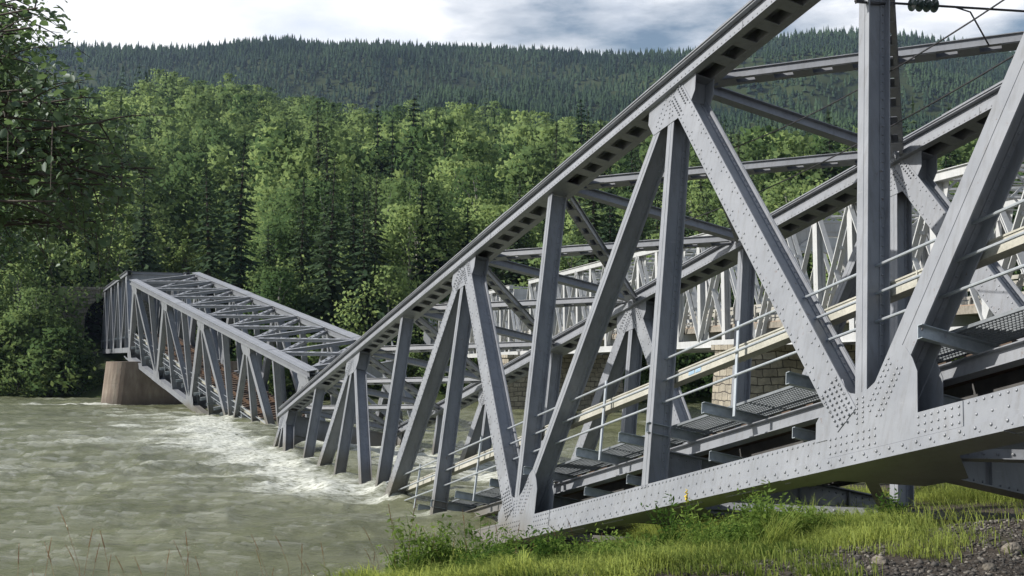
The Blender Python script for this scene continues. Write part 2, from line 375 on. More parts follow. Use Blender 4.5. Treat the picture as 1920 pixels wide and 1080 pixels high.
ys_ = np.concatenate([np.linspace(-40, 4, 12), np.linspace(5, 44, 150), np.linspace(45, 90, 24), np.geomspace(91, 2600, 190)])
us_ = np.sinh(np.linspace(-3.2, 3.2, 260)) / np.sinh(3.2)
GX = np.empty((len(ys_), len(us_))); GY = np.empty_like(GX)
for i, y in enumerate(ys_):
    half = 45 + max(y, 0) * 1.05
    GX[i] = us_ * half + np.clip(y, 0, 60) / 60 * 0 + 2.0; GY[i] = y
GZ = height(GX, GY)
nR, nC = GX.shape
idx = np.arange(nR * nC).reshape(nR, nC)
GF = np.stack([idx[:-1, :-1], idx[:-1, 1:], idx[1:, 1:], idx[1:, :-1]], -1).reshape(-1, 4)
def mat_ground():
    m, n, l, b = nodes_of("bank_soil_and_forest_floor")
    g = n.new("ShaderNodeNewGeometry"); sx = n.new("ShaderNodeSeparateXYZ"); l.new(g.outputs["Position"], sx.inputs[0])
    t = noise(n, l, 1.2, 6, 0.65); t2 = noise(n, l, 16, 5, 0.7)
    soil = ramp(n, l, t2.outputs["Fac"], [(0.25, (0.030, 0.024, 0.019)), (0.5, (0.075, 0.062, 0.050)), (0.75, (0.15, 0.133, 0.115))])
    grn = ramp(n, l, t.outputs["Fac"], [(0.3, (0.022, 0.032, 0.012)), (0.7, (0.05, 0.072, 0.02))])
    def mr(src, a, b_):
        q = n.new("ShaderNodeMapRange"); q.inputs["From Min"].default_value = a; q.inputs["From Max"].default_value = b_
        l.new(src, q.inputs["Value"]); return q.outputs[0]
    wob = n.new("ShaderNodeMath"); wob.operation = 'MULTIPLY_ADD'; wob.inputs[1].default_value = 3.0
    l.new(t.outputs["Fac"], wob.inputs[0]); l.new(sx.outputs["Y"], wob.inputs[2])
    slope = n.new("ShaderNodeMath"); slope.operation = 'MULTIPLY_ADD'; slope.inputs[1].default_value = -0.42; l.new(sx.outputs["X"], slope.inputs[0]); l.new(wob.outputs[0], slope.inputs[2])
    f = mr(slope.outputs[0], 10.2, 11.6)
    f2 = mr(sx.outputs["X"], 4.6, 3.6); far_m = mr(sx.outputs["Y"], 24.0, 26.0)
    mxx = n.new("ShaderNodeMath"); mxx.operation = 'MAXIMUM'; l.new(f2, mxx.inputs[0]); l.new(far_m, mxx.inputs[1])
    mnn = n.new("ShaderNodeMath"); mnn.operation = 'MINIMUM'; l.new(f, mnn.inputs[0]); l.new(mxx.outputs[0], mnn.inputs[1]); f = mnn.outputs[0]
    mx = n.new("ShaderNodeMix"); mx.data_type = 'RGBA'; l.new(f, mx.inputs["Factor"])
    l.new(soil.outputs["Color"], mx.inputs["A"]); l.new(grn.outputs["Color"], mx.inputs["B"])
    l.new(mx.outputs["Result"], b.inputs["Base Color"]); b.inputs["Roughness"].default_value = 0.95; b.inputs["Specular IOR Level"].default_value = 0.2
    bump(n, l, b, t2.outputs["Fac"], 0.9, 0.05)
    return m
M['ground'] = mat_ground()
gm = np_mesh("ground", np.stack([GX, GY, GZ], -1).reshape(-1, 3), GF, M['ground'])
gm.polygons.foreach_set("use_smooth", [True] * len(gm.polygons))
tag(put("ground", gm), "gravelly near bank, river bed and wooded far hillside in one sheet", "ground", kind="structure")

# ------------------------------------------------------------------ span frames (fitted to the photograph's geometry)
def span_axes(az, be, ga):
    u = np.array([math.cos(az) * math.cos(be), math.sin(az) * math.cos(be), -math.sin(be)])
    n0 = np.array([math.sin(az), -math.cos(az), 0.0]); n0 = -n0 if n0[1] < 0 else n0
    v0 = np.cross(n0, u); v0 = v0 if v0[2] > 0 else -v0
    return u, math.cos(ga) * v0 + math.sin(ga) * n0, math.cos(ga) * n0 - math.sin(ga) * v0
def frame4(P, x, y, z):
    m = Matrix.Identity(4)
    for k, c in enumerate((x, y, z, P)):
        for r in range(3): m[r][k] = float(c[r])
    return m
uN, vN, nN = span_axes(1.98681628, 0.2286304, 0.2213532)
PN = np.array([4.1995485, 14.1449213, -1.0612768]); pN, hN = 5.3049031, 7.4460317
MN = frame4(PN, -uN, nN, vN)
uF, vF, nF = span_axes(-1.03507401, 0.17124018, -0.14913835)
PF = np.array([-29.66272336, 93.70896965, -0.9603964]); pF, hF = 4.7856058, 6.70368198
MF = frame4(PF, uF, nF, vF)
W = 5.0

def member_axes(p0, p1):
    a = Vector((p1[0] - p0[0], 0, p1[1] - p0[1])); L = a.length; a.normalize()
    b = Vector((-a.z, 0, a.x))
    if b.x < 0: b = -b                      # b: in the truss plane, pointing to +x
    return Vector((p0[0], 0, p0[1])), a, b, L
DY = 0.36                                    # member depth across the truss
def h_member(p0, p1, fw, rivets, s0=0.0, s1=0.0):
    o, a, b, L = member_axes(p0, p1); mb = MB(); Y = Vector((0, 1, 0))
    mb.obox(o, a, b, Y, s0, L - s1, -fw / 2, fw / 2, 0, 0.018)
    mb.obox(o, a, b, Y, s0, L - s1, -fw / 2, fw / 2, DY - 0.018, DY)
    mb.obox(o, a, b, Y, s0, L - s1, -0.009, 0.009, 0.018, DY - 0.018)
    if fw > 0.3:
        mb.obox(o, a, b, Y, s0, L - s1, -fw / 2, -0.01, -0.006, 0.0)
        mb.obox(o, a, b, Y, s0, L - s1, 0.01, fw / 2, -0.006, 0.0)
    else:
        mb.obox(o, a, b, Y, s0, L - s1, -0.02, 0.02, -0.005, 0.0)
    for sg in (1, -1):
        for y0, y1 in ((0.018, 0.095), (DY - 0.095, DY - 0.018)):
            mb.obox(o, a, b, Y, s0, L - s1, *(sorted((sg * 0.009, sg * 0.021))), y0, y1)
    if rivets:
        k = s0 + 0.1
        while k < L - s1 - 0.05:
            for sg in (1, -1):
                for yy in (0.058, DY - 0.058):
                    mb.rivet(o + a * k + b * (sg * 0.021) + Y * yy, b * sg, 0.0165, 0.013)
            k += 0.135
    return mb
def box_member(p0, p1, fw, rivets, s0=0.0, s1=0.0, point=None):
    o, a, b, L = member_axes(p0, p1); mb = MB(); Y = Vector((0, 1, 0))
    mb.obox(o, a, b, Y, s0, L - s1, -fw / 2, fw / 2, -0.022, 0.0)
    mb.obox(o, a, b, Y, s0, L - s1, -fw / 2, fw / 2, DY, DY + 0.022)
    for sg in (-1, 1):                        # channels between the plates, toes outward
        e0, e1 = sorted((sg * (fw / 2 - 0.10), sg * (fw / 2 - 0.085)))
        mb.obox(o, a, b, Y, s0, L - s1, e0, e1, 0.0, DY)
        for y0, y1 in ((0.0, 0.012), (DY - 0.012, DY)):
            e2, e3 = sorted((sg * (fw / 2 - 0.085), sg * (fw / 2 - 0.012)))
            mb.obox(o, a, b, Y, s0, L - s1, e2, e3, y0 + (0.0 if y0 == 0 else 0), y1)
        mb.obox(o, a, b, Y, s0, L - s1, *(sorted((sg * (fw / 2 - 0.085), sg * (fw / 2 - 0.073)))), 0.012, 0.085)
        mb.obox(o, a, b, Y, s0, L - s1, *(sorted((sg * (fw / 2 - 0.085), sg * (fw / 2 - 0.073)))), DY - 0.085, DY - 0.012)
    if rivets:
        k = s0 + 0.08; q = 0
        while k < L - s1 - 0.04:
            for e in (-fw / 2 + 0.05, fw / 2 - 0.05):
                mb.rivet(o + a * k + b * e + Y * -0.022, -Y, 0.017, 0.012)
            if q % 2 == 0: mb.rivet(o + a * k + b * (fw * 0.2 if q % 4 else -fw * 0.2) + Y * -0.022, -Y, 0.017, 0.012)
            for yy in (0.05, DY - 0.05):
                mb.rivet(o + a * (k + 0.07) + b * (fw / 2 - 0.073) + Y * yy, b, 0.016, 0.012)
            k += 0.155; q += 1
    return mb

def arc(cx, cz, r, a0, a1, n):
    return [(cx + r * math.cos(R(a0 + (a1 - a0) * k / n)), cz + r * math.sin(R(a0 + (a1 - a0) * k / n))) for k in range(n + 1)]

def rail_span(name, label, group, M4, p, h, jb0, jb1, tint_rivets, brackets, walkway=True, track=True, splices=()):
    root = empty(name, mat4=M4); tag(root, label, "bridge span", group)
    rv = tint_rivets; S = M['steel']; jc = (jb0 + jb1) // 2
    tops = list(range(jb0 + 1, jb1, 2)); bots = list(range(jb0, jb1 + 1, 2))
    hb, ht = 0.21, h                       # bottom chord half height; underside of the top chord
    zt = h + 0.12                          # where the members meet in the top chord
    # ---- chords
    def top_chord():
        mb = MB(); x0, x1 = tops[0] * p - 0.95, tops[-1] * p + 0.95
        mb.box(x0, x1, 0.0, 0.016, ht + 0.02, ht + 0.375)
        mb.box(x0, x1, DY - 0.016, DY, ht + 0.02, ht + 0.375)
        mb.box(x0 - 0.03, x1 + 0.03, -0.125, DY + 0.125, ht + 0.375, ht + 0.40)
        for yo in (-0.11, DY + 0.095):
            mb.box(x0, x1, yo, yo + 0.015, ht, ht + 0.15)            # light outer strip
        mb.box(x0, x1, -0.095, 0.03, ht, ht + 0.02); mb.box(x0, x1, DY - 0.03, DY + 0.095, ht, ht + 0.02)
        mb.box(x0, x1, -0.10, -0.016, ht + 0.345, ht + 0.375)
        # battens across the underside, plates at the nodes
        for j in range(tops[0], tops[-1] + 1):
            mb.box(j * p - 0.75, j * p + 0.75, 0.03, DY - 0.03, ht + 0.003, ht + 0.018)
        for j in range(tops[0], tops[-1]):
            k = 6
            for q in range(1, k):
                xx = j * p + 0.75 + (p - 1.5) * q / k
                mb.box(xx - 0.13, xx + 0.13, 0.03, DY - 0.03, ht + 0.003, ht + 0.018)
        mb.box(x0, x1, 0.09, DY - 0.09, ht + 0.20, ht + 0.21)         # closes the dark inside
        for sx in splices:
            mb.box(sx - 0.012, sx + 0.012, -0.118, -0.110, ht - 0.0, ht + 0.15)
            mb.box(sx - 0.9, sx + 0.9, -0.128, DY + 0.128, ht + 0.40, ht + 0.412)
        if rv:
            k = x0 + 0.1
            while k < x1:
                mb.rivet((k, -0.11, ht + 0.045), (0, -1, 0), 0.015, 0.01)
                mb.rivet((k + 0.05, 0.0, ht + 0.31), (0, -1, 0), 0.015, 0.01)
                k += 0.13
        elif True:
            k = x0 + 0.1
            while k < x1:
                for yy in (-0.07, 0.05, DY - 0.05, DY + 0.07): mb.rivet((k, yy, ht + 0.40), (0, 0, 1), 0.022, 0.015, 4)
                k += 0.22
        return mb.mesh("top_chord", S)
    def bottom_chord():
        mb = MB(); x0, x1 = jb0 * p - 0.35, jb1 * p + 0.35
        mb.box(x0, x1, 0.0, 0.018, -hb, hb); mb.box(x0, x1, DY - 0.018, DY, -hb, hb)
        mb.box(x0, x1, 0.018, DY - 0.018, hb - 0.03, hb - 0.012)
        mb.box(x0, x1, -0.014, 0.0, -hb, -hb + 0.125); mb.box(x0, x1, DY, DY + 0.014, -hb, -hb + 0.125)
        mb.box(x0, x1, -0.034, DY + 0.034, -hb - 0.022, -hb)
        for j in range(jb0, jb1):
            for q in range(3):
                xx = (j + 0.22 + q * 0.27) * p; mb.box(xx - 0.4, xx + 0.4, 0.12, 0.15, -hb - 0.034, -hb - 0.022)
        for j in bots:
            a0, a1 = j * p - 0.62, j * p + 1.7
            if a1 > x1: a1 = x1 - 0.02
            if a0 < x0: a0 = x0 + 0.02
            mb.box(a0, a1, -0.012, 0.0, -hb + 0.128, hb - 0.004)
            mb.box(a0 - 1.4, a1 + 0.9, -0.024, -0.014, -hb + 0.004, -hb + 0.118)
            mb.box(a0 - 0.9, a1 + 0.6, -0.046, DY + 0.046, -hb - 0.034, -hb - 0.0225)
            if rv:
                for gx, gz in [(a0 + 0.06 + 0.105 * q, zz) for q in range(22) for zz in (-0.03, 0.06, 0.15)]:
                    if not (9 < (gx - a0) / 0.105 - 0.5 < 14.5) and gx < a1 - 0.03: mb.rivet((gx, -0.012, gz), (0, -1, 0), 0.0175, 0.013)
        if rv:
            k = x0 + 0.1; q = 0
            while k < x1:
                cover = any(j * p - 0.64 < k < j * p + 1.72 for j in bots)
                if not cover:
                    mb.rivet((k, 0.0, hb - 0.04), (0, -1, 0), 0.017, 0.012)
                    if q % 2 == 0: mb.rivet((k, 0.0, 0.02), (0, -1, 0), 0.017, 0.012)
                if q % 2 == 0:
                    cov2 = any(j * p - 2.02 < k < j * p + 2.6 for j in bots)
                    mb.rivet((k, -0.024 if cov2 else -0.014, -hb + 0.075), (0, -1, 0), 0.021, 0.015)
                    mb.rivet((k + 0.06, -0.024 if cov2 else -0.014, -hb + 0.03), (0, -1, 0), 0.015, 0.01)
                k += 0.112; q += 1
        return mb.mesh("bottom_chord", S)
    tcm, bcm = top_chord(), bottom_chord()
    # ---- web members, one mesh per kind
    post = h_member((0, 0), (0, h), 0.215, rv, 0.15, 0.02).mesh("vertical_post", S)
    diag = {}
    def dmesh(kind, sg):                    # from the top node down to the bottom node at side sg
        key = (kind, sg)
        if key not in diag:
            p0, p1 = (0, zt), (sg * p, 0)
            if kind == 'wide': mb = box_member(p0, p1, 0.43, rv, 0.22, 0.42)
            elif kind == 'end': mb = h_member(p0, p1, 0.40, rv, 0.25, 0.30)
            else: mb = h_member(p0, p1, 0.225, rv, 0.25, 0.30)
            diag[key] = mb.mesh("diagonal", S)
        return diag[key]
    def top_gusset(wide_l, wide_r):
        mb = MB(); s = p / h
        poly = [(-0.85, h + 0.02), (-0.85, h - 0.30), (-0.62, h - 0.62), (0.34, h - 0.66), (0.62, h - 0.60), (0.80, h - 0.34), (0.80, h + 0.02)]
        for y0, y1 in ((-0.012, 0.0), (DY, DY + 0.012)): mb.prism(poly, y0, y1)
        mb.box(0.52, 0.53, 0.002, DY - 0.002, h - 0.55, h + 0.0)     # diaphragm between the plates
        if rv:
            for wd, sg in ((wide_l, -1), (wide_r, 1)):
                o, a, b, L = member_axes((0, zt), (sg * p, 0))
                for k in range(7):
                    for e in (-0.16, -0.08, 0.08, 0.16) if wd else (-0.08, 0.08):
                        c = o + a * (0.28 + 0.085 * k + 0.02 * (abs(e) > 0.1)) + b * e
                        if c.z < h - 0.03: mb.rivet((c.x, -0.034 if wd else -0.012, c.z), (0, -1, 0), 0.0175, 0.013)
            for k in range(6):
                for e in (-0.05, 0.05): mb.rivet((e, -0.012, h - 0.06 - 0.09 * k), (0, -1, 0), 0.0175, 0.013)
        return mb
    def bottom_gusset(wide_l, wide_r, l_end, r_end):
        mb = MB()
        xl, xr = -0.86, 1.0
        if l_end: xl = -0.3
        if r_end: xr = 0.35
        poly = [(xl, hb - 0.05), (xl, 0.42), (-0.46, 0.86), (-0.34, 0.90), (-0.27, 0.74), (-0.2, 0.685), (-0.1, 0.655), (0.02, 0.645), (0.14, 0.665), (0.26, 0.72), (0.36, 0.81), (0.46, 0.93), (0.54, 1.05), (0.66, 1.12), (0.80, 1.05), (0.92, 0.88), (xr, 0.70), (xr, hb - 0.05)]
        poly = [(min(max(x, xl), xr), z) for x, z in poly]
        clean = [poly[0]]
        for q in poly[1:]:
            if (q[0] - clean[-1][0]) ** 2 + (q[1] - clean[-1][1]) ** 2 > 1e-6: clean.append(q)
        for y0, y1 in ((-0.010, 0.0), (DY, DY + 0.010)): mb.prism(clean, y0, y1)
        if rv:
            for k in range(6):
                for e in (-0.055, 0.055): mb.rivet((e, -0.010, 0.27 + 0.062 * k), (0, -1, 0), 0.0175, 0.013)
            if not r_end:
                o, a, b, L = member_axes((0, 0), (p, h))
                for k in range(9):
                    for e in (-0.14, -0.07, 0.07, 0.14):
                        c = o + a * (0.42 + 0.078 * k + (0.039 if abs(e) > 0.1 else 0)) + b * e
                        if c.z > 0.24 and c.x < 0.95: mb.rivet((c.x, -0.010, c.z), (0, -1, 0), 0.0175, 0.013)
            if not l_end:
                o, a, b, L = member_axes((0, 0), (-p, h))
                for k in range(8):
                    for e in (-0.16, -0.08, 0.0, 0.08, 0.16):
                        c = o + a * (0.40 + 0.085 * k + (0.04 if abs(e) == 0.08 else 0)) + b * e
                        if c.z > 0.24 and c.x > xl + 0.05: mb.rivet((c.x, -0.032 if wide_l else -0.010, c.z), (0, -1, 0), 0.0175, 0.013)
        return mb
    def kind_of(jt, sg):
        d = abs(jt - jc); outer = (sg * (jt - jc) > 0)
        if d == 0: return 'wide'
        if d == 2: return 'wide' if outer else 'thin'
        return 'wide' if outer else 'end'
    for y0 in (0.0, W):
        put("top_chord", tcm, root, (0, y0, 0)); put("bottom_chord", bcm, root, (0, y0, 0))
        for j in range(jb0 + 1, jb1): put("vertical_post", post, root, (j * p, y0, 0))
        for j in tops:
            for sg in (-1, 1): put("diagonal", dmesh(kind_of(j, sg), sg), root, (j * p, y0, 0))
            top_gusset(kind_of(j, -1) == 'wide', kind_of(j, 1) == 'wide').build("gusset_plate", S, root, (j * p, y0, 0))
        for j in bots:
            bottom_gusset(kind_of(j - 1, 1) == 'wide', kind_of(j + 1, -1) == 'wide', j == jb0, j == jb1).build("gusset_plate", S, root, (j * p, y0, 0))
    # ---- overhead bracing
    zb = ht + 0.28; ya, yb = DY + 0.125, W - 0.125
    st = MB(); st.box(-0.09, 0.09, ya, yb, 0.09, 0.105); st.box(-0.09, 0.09, ya, yb, -0.105, -0.09); st.box(-0.006, 0.006, ya, yb, -0.09, 0.09)
    stm = st.mesh("cross_strut", S)
    for j in range(tops[0], tops[-1] + 1): put("cross_strut", stm, root, (j * p, 0, zb))
    def brace(p0, p1):
        mb = MB(); p0 = Vector(p0); p1 = Vector(p1); a = (p1 - p0); L = a.length; a.normalize(); up = Vector((0, 0, 1)); b = up.cross(a)
        for e in (-0.10, 0.10):
            mb.obox(p0, a, b, up, 0, L, e - 0.035, e + 0.035, -0.055, -0.045); mb.obox(p0, a, b, up, 0, L, e - 0.006, e + 0.006, -0.045, 0.10)
            mb.obox(p0, a, b, up, 0, L, e - 0.045, e + 0.045, 0.10, 0.112)
        k = 0.25
        while k < L - 0.3:
            mb.obox(p0, a, b, up, k, k + 0.34, -0.13, 0.13, 0.114, 0.124); mb.obox(p0, a, b, up, k, k + 0.34, -0.12, 0.12, -0.068, -0.057); k += 0.68
        return mb
    m1 = brace((0.25, ya + 0.02, 0), (p - 0.25, yb - 0.02, 0)).mesh("lateral_brace", S)
    m2 = brace((0.25, yb - 0.02, 0.0), (p - 0.25, ya + 0.02, 0.0)).mesh("lateral_brace", S)
    for j in range(tops[0], tops[-1]):
        put("lateral_brace", m1, root, (j * p, 0, zb - 0.03)); put("lateral_brace", m2, root, (j * p, 0, zb - 0.17))
    # ---- end portals: deep beam with curved knees under the end strut
    for j, sg in ((tops[0], -1), (tops[-1], 1)):
        mb = MB(); x = j * p + sg * 0.5
        mb.box(x - 0.008, x + 0.008, DY, W, h - 0.72, h + 0.1); mb.box(x - 0.10, x + 0.10, DY, W, h - 0.735, h - 0.72); mb.box(x - 0.10, x + 0.10, DY, W, h + 0.1, h + 0.115)
        for ys, s2 in ((DY, 1), (W, -1)):
            ko = [(ys, h - 0.735), (ys + s2 * 1.3, h - 0.735)]
            cur = [(ys + s2 * (1.3 - 1.25 * math.sin(R(t))), h - 0.735 - 1.3 * (1 - math.cos(R(t)))) for t in range(0, 91, 15)]
            poly = [(ys, h - 0.74)] + cur[0:]
            n_ = len(poly); vs_ = [(x - 0.008, a, b) for a, b in poly] + [(x + 0.008, a, b) for a, b in poly]
            mb.add(vs_, [tuple(range(n_)), tuple(range(2 * n_ - 1, n_ - 1, -1))] + [(i, i + n_, (i + 1) % n_ + n_, (i + 1) % n_) for i in range(n_)])
            for c0, c1 in zip(cur[:-1], cur[1:]): mb.bar((x, *c0), (x, *c1), (1, 0, 0), 0.012, 0.2)
        mb.build("portal_frame", S, root)
    # ---- floor: beams, stringers, bottom bracing
    fb = MB(); fb.box(-0.008, 0.008, DY + 0.034, W - 0.034, -0.17, 0.80); fb.box(-0.13, 0.13, DY + 0.034, W - 0.034, 0.80, 0.82); fb.box(-0.13, 0.13, DY + 0.034, W - 0.034, -0.19, -0.17)
    for yy in (1.0, 2.0, 3.0, 4.0): fb.box(-0.06, 0.06, yy - 0.008, yy + 0.008, -0.17, 0.80)
    if rv:
        for k in range(30):
            for zz in (-0.12, 0.74): fb.rivet((0.008, DY + 0.1 + k * 0.143, zz), (1, 0, 0)); fb.rivet((-0.008, DY + 0.1 + k * 0.143, zz), (-1, 0, 0))
    fbm_ = fb.mesh("floor_beam", S)
    for j in range(jb0, jb1 + 1): put("floor_beam", fbm_, root, (j * p, 0, 0))
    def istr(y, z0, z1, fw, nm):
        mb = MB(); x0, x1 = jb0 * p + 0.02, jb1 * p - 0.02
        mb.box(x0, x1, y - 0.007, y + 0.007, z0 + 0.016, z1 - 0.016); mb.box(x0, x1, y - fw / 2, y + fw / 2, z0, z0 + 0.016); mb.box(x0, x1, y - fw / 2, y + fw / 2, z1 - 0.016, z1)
        mb.build(nm, M['shade_dark'] if nm == "stringer" else S, root)
    if track:
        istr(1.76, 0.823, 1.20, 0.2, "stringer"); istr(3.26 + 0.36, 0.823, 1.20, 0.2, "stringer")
    istr(0.86, 0.84, 1.06, 0.17, "walkway_beam")
    b1 = MB(); b1.bar((0.4, DY + 0.06, 0), (p - 0.4, W - 0.06, 0), (0, 0, 1), 0.16, 0.012); b1.bar((0.4, DY + 0.06, 0.07), (p - 0.4, W - 0.06, 0.07), (0, 0, 1), 0.012, 0.12)
    b2 = MB(); b2.bar((0.4, W - 0.06, 0), (p - 0.4, DY + 0.06, 0), (0, 0, 1), 0.16, 0.012); b2.bar((0.4, W - 0.06, 0.07), (p - 0.4, DY + 0.06, 0.07), (0, 0, 1), 0.012, 0.12)
    if rv:
        for bb, ya_, yb_ in ((b1, DY + 0.06, W - 0.06), (b2, W - 0.06, DY + 0.06)):
            for k in range(1, 40):
                t = k / 40; bb.rivet((0.4 + (p - 0.8) * t, ya_ + (yb_ - ya_) * t - 0.012, 0.07), (0.3, -1, 0), 0.018)
    b1m, b2m = b1.mesh("bottom_bracing", S), b2.mesh("bottom_bracing", S)
    for j in range(jb0, jb1): put("bottom_bracing", b1m, root, (j * p, 0, -0.15)); put("bottom_bracing", b2m, root, (j * p, 0, -0.19))
    # horizontal gussets where the bottom bracing lands
    hg = MB(); hg.add([(-1.0, DY, -0.233), (1.2, DY, -0.233), (0.4, 1.25, -0.233), (-0.35, 1.25, -0.233), (-1.0, DY, -0.221), (1.2, DY, -0.221), (0.4, 1.25, -0.221), (-0.35, 1.25, -0.221)],
                      [(0, 1, 2, 3), (7, 6, 5, 4), (0, 4, 5, 1), (1, 5, 6, 2), (2, 6, 7, 3), (3, 7, 4, 0)])
    hgm = hg.mesh("bracing_gusset", S)
    for j in range(jb0 + 1, jb1): put("bracing_gusset", hgm, root, (j * p, 0.035, 0))
    # ---- track
    if track:
        for y in (1.93, 3.43):
            mb = MB(); x0, x1 = jb0 * p, jb1 * p
            mb.box(x0, x1, y - 0.07, y + 0.07, 1.402, 1.425); mb.box(x0, x1, y - 0.01, y + 0.01, 1.425, 1.53); mb.box(x0, x1, y - 0.036, y + 0.036, 1.53, 1.57)
            mb.build("rail", M['rail'], root)
        if rv:
            pm = MB()  # boards added under the near sleepers to block light coming through the track
            for q in range(11): yy = 1.42 + q * 0.235; pm.box(0.02, p - 0.02, yy, yy + 0.215, 1.155, 1.196)
            pmm = pm.mesh("sun_block_board", M['sleeper'])
            for j in range(jb0, jb1): put("sun_block_board", pmm, root, (j * p, 0, 0))
        ns = min(98, int((jb1 - jb0) * p / 0.55))
        sm = MB(); sm.box(-0.12, 0.12, 1.38, 3.98, 1.203, 1.40); smm = sm.mesh("sleeper", M['sleeper'])
        for k in range(ns): put("sleeper", smm, root, (jb0 * p + (k + 0.5) * (jb1 - jb0) * p / ns, 0, 0))
    # ---- walkway on the near side
    if walkway:
        bk = MB(); bk.box(-0.005, 0.005, -0.05, 1.25, 1.07, 1.225); bk.box(-0.005, 0.075, -0.05, 1.25, 1.225, 1.233); bk.box(-0.005, 0.075, -0.05, 1.25, 1.062, 1.07)
        bkm = bk.mesh("walkway_bracket", M['galv'])
        for x in brackets: put("walkway_bracket", bkm, root, (x * p, 0, 0))
        ob = MB(); ob.box(-0.005, 0.005, 0.42, 1.29, 0.50, 0.64); ob.box(-0.005, 0.06, 0.42, 1.29, 0.64, 0.648); ob.box(-0.005, 0.06, 0.42, 1.29, 0.492, 0.50)
        obm = ob.mesh("floor_bracket", M['galv'])
        for x in brackets: put("floor_bracket", obm, root, ((x - 0.09) * p, 0, 0))
        gr = MB()
        for q in range(11): yy = 0.46 + q * 0.06; gr.box(0.02, p - 0.02, yy - 0.004, yy + 0.004, 1.236, 1.266)
        for q in range(int(p / 0.055)): gr.box(0.03 + q * 0.055, 0.037 + q * 0.055, 0.46, 1.07, 1.252, 1.268)
        gr.box(0.0, p - 0.01, 0.43, 0.452, 1.235, 1.275); gr.box(0.0, p - 0.01, 1.08, 1.102, 1.235, 1.275)
        grm = gr.mesh("grating_panel", M['grating'])
        for j in range(jb0, jb1): put("grating_panel", grm, root, (j * p, 0, 0))
        for z in (1.62, 2.0, 2.38):
            mb = MB(); mb.tube([(jb0 * p, 0.22, z), (jb1 * p, 0.22, z)], 0.021, 8); mb.build("handrail", M['tube'], root)
        hp = MB(); hp.box(-0.03, 0.03, 0.245, 0.251, 1.0, 2.5); hp.box(-0.03, -0.024, 0.251, 0.30, 1.0, 2.5)
        hpm = hp.mesh("handrail_post", M['tube'])
        for j in range(jb0, jb1): put("handrail_post", hpm, root, ((j + 0.40 if j % 2 else j + 0.58) * p, 0, 0))
        tr = MB(); tr.box(jb0 * p, jb1 * p, 0.40, 0.56, 1.99, 2.16); tr.box(jb0 * p, jb1 * p, 0.385, 0.575, 2.16, 2.185)
        for k in range(int((jb1 - jb0) * p / 2)):
            xx = jb0 * p + 1 + 2 * k; tr.box(xx - 0.012, xx + 0.012, 0.38, 0.58, 1.985, 2.19)
        tr.build("cable_trough", M['trough'], root)
    return root

bk_near = []
for base in (-6, -4, -2, 0):
    bk_near += [base + d for d in (0.06, 0.20 + 0.31, 0.82, 1.0, 1.32, 1.72)]
bk_near = [b for b in bk_near if -8 < b < -0.01] + [0.2, 0.6, 1.0, 1.4]
near = rail_span("collapsed_truss_span", "collapsed grey riveted railway truss sloping from the near bank down into the river", "fallen railway bridge spans",
                 MN, pN, hN, -8, 2, True, bk_near, splices=(-2.62 * pN, -0.55 * pN, 0.6 * pN))
far = rail_span("collapsed_truss_span", "collapsed grey railway truss tipped off the concrete pier with its right end in the water", "fallen railway bridge spans",
                MF, pF, hF, -1, 9, False, [j / 3 for j in range(-2, 27)], splices=(2.6 * pF, 6.7 * pF))
# the span beyond the pier still stands level
uT = np.array([-0.39, 0.921, 0.0]); uT /= np.linalg.norm(uT); nT = np.array([uT[1], -uT[0], 0.0])
PT = np.array([-32.3, 98.6, 0.55])
third = rail_span("approach_truss_span", "grey railway truss still standing level between the concrete pier and the tunnel", None,
                  frame4(PT, uT, -nT * -1, np.array([0, 0, 1.0])) if False else frame4(PT + uT * 36, -uT, nT, np.array([0, 0, 1.0])), 4.5, 6.55, 0, 8, False, [j / 2 for j in range(0, 17)])
if 'group' in third: del third['group']

# small fittings on the near span
for x in (-0.93, 0.12):
    mb = MB(); mb.box(x * pN + 0.12, x * pN + 0.30, 0.394, 0.3995, 2.02, 2.12); mb.box(x * pN + 0.33, x * pN + 0.50, 0.394, 0.3995, 2.02, 2.12)
    mb.build("marker_plate", M['blue'], near)
mb = MB(); mb.box(-4 * pN - 0.09, -4 * pN + 0.09, W - 0.013, W - 0.006, 3.0, 3.32); mb.build("marker_plate", M['yellow'], near)["label"] = "yellow marker plate"

# torn plates and bent bars where the two spans met
Mi = MN.inverted(); rgt = np.random.default_rng(151)
def bent(pts, w, t, nm):
    mb = MB(); L = [Mi @ Vector(p) for p in pts]
    for a, b in zip(L[:-1], L[1:]): mb.bar(a, b, (0.3, 1, 0.2), w, t)
    mb.build(nm, M['steel'], near)
for q in (((-5.2, 50.5, 0.5), (-5.0, 50.2, -0.1), (-4.6, 50.0, -0.5)), ((-5.6, 50.8, -1.0), (-5.2, 50.4, -1.5), (-5.1, 50.2, -2.1)), ((-3.7, 49.0, 0.9), (-3.4, 48.8, 0.5), (-2.9, 48.6, 0.35))): bent(q, 0.75, 0.03, "torn_plate")
for q in (((-9.0, 51.0, -1.6), (-7.6, 51.5, -1.3), (-6.4, 52.2, -1.9), (-5.2, 52.5, -3.0)), ((-8.6, 50.6, -2.2), (-7.0, 51.2, -2.6), (-5.8, 52.3, -2.3), (-4.4, 53.0, -3.4)), ((-7.8, 50.4, -0.9), (-6.8, 51.0, -0.5), (-6.0, 51.4, -1.0))): bent(q, 0.13, 0.13, "bent_bar")

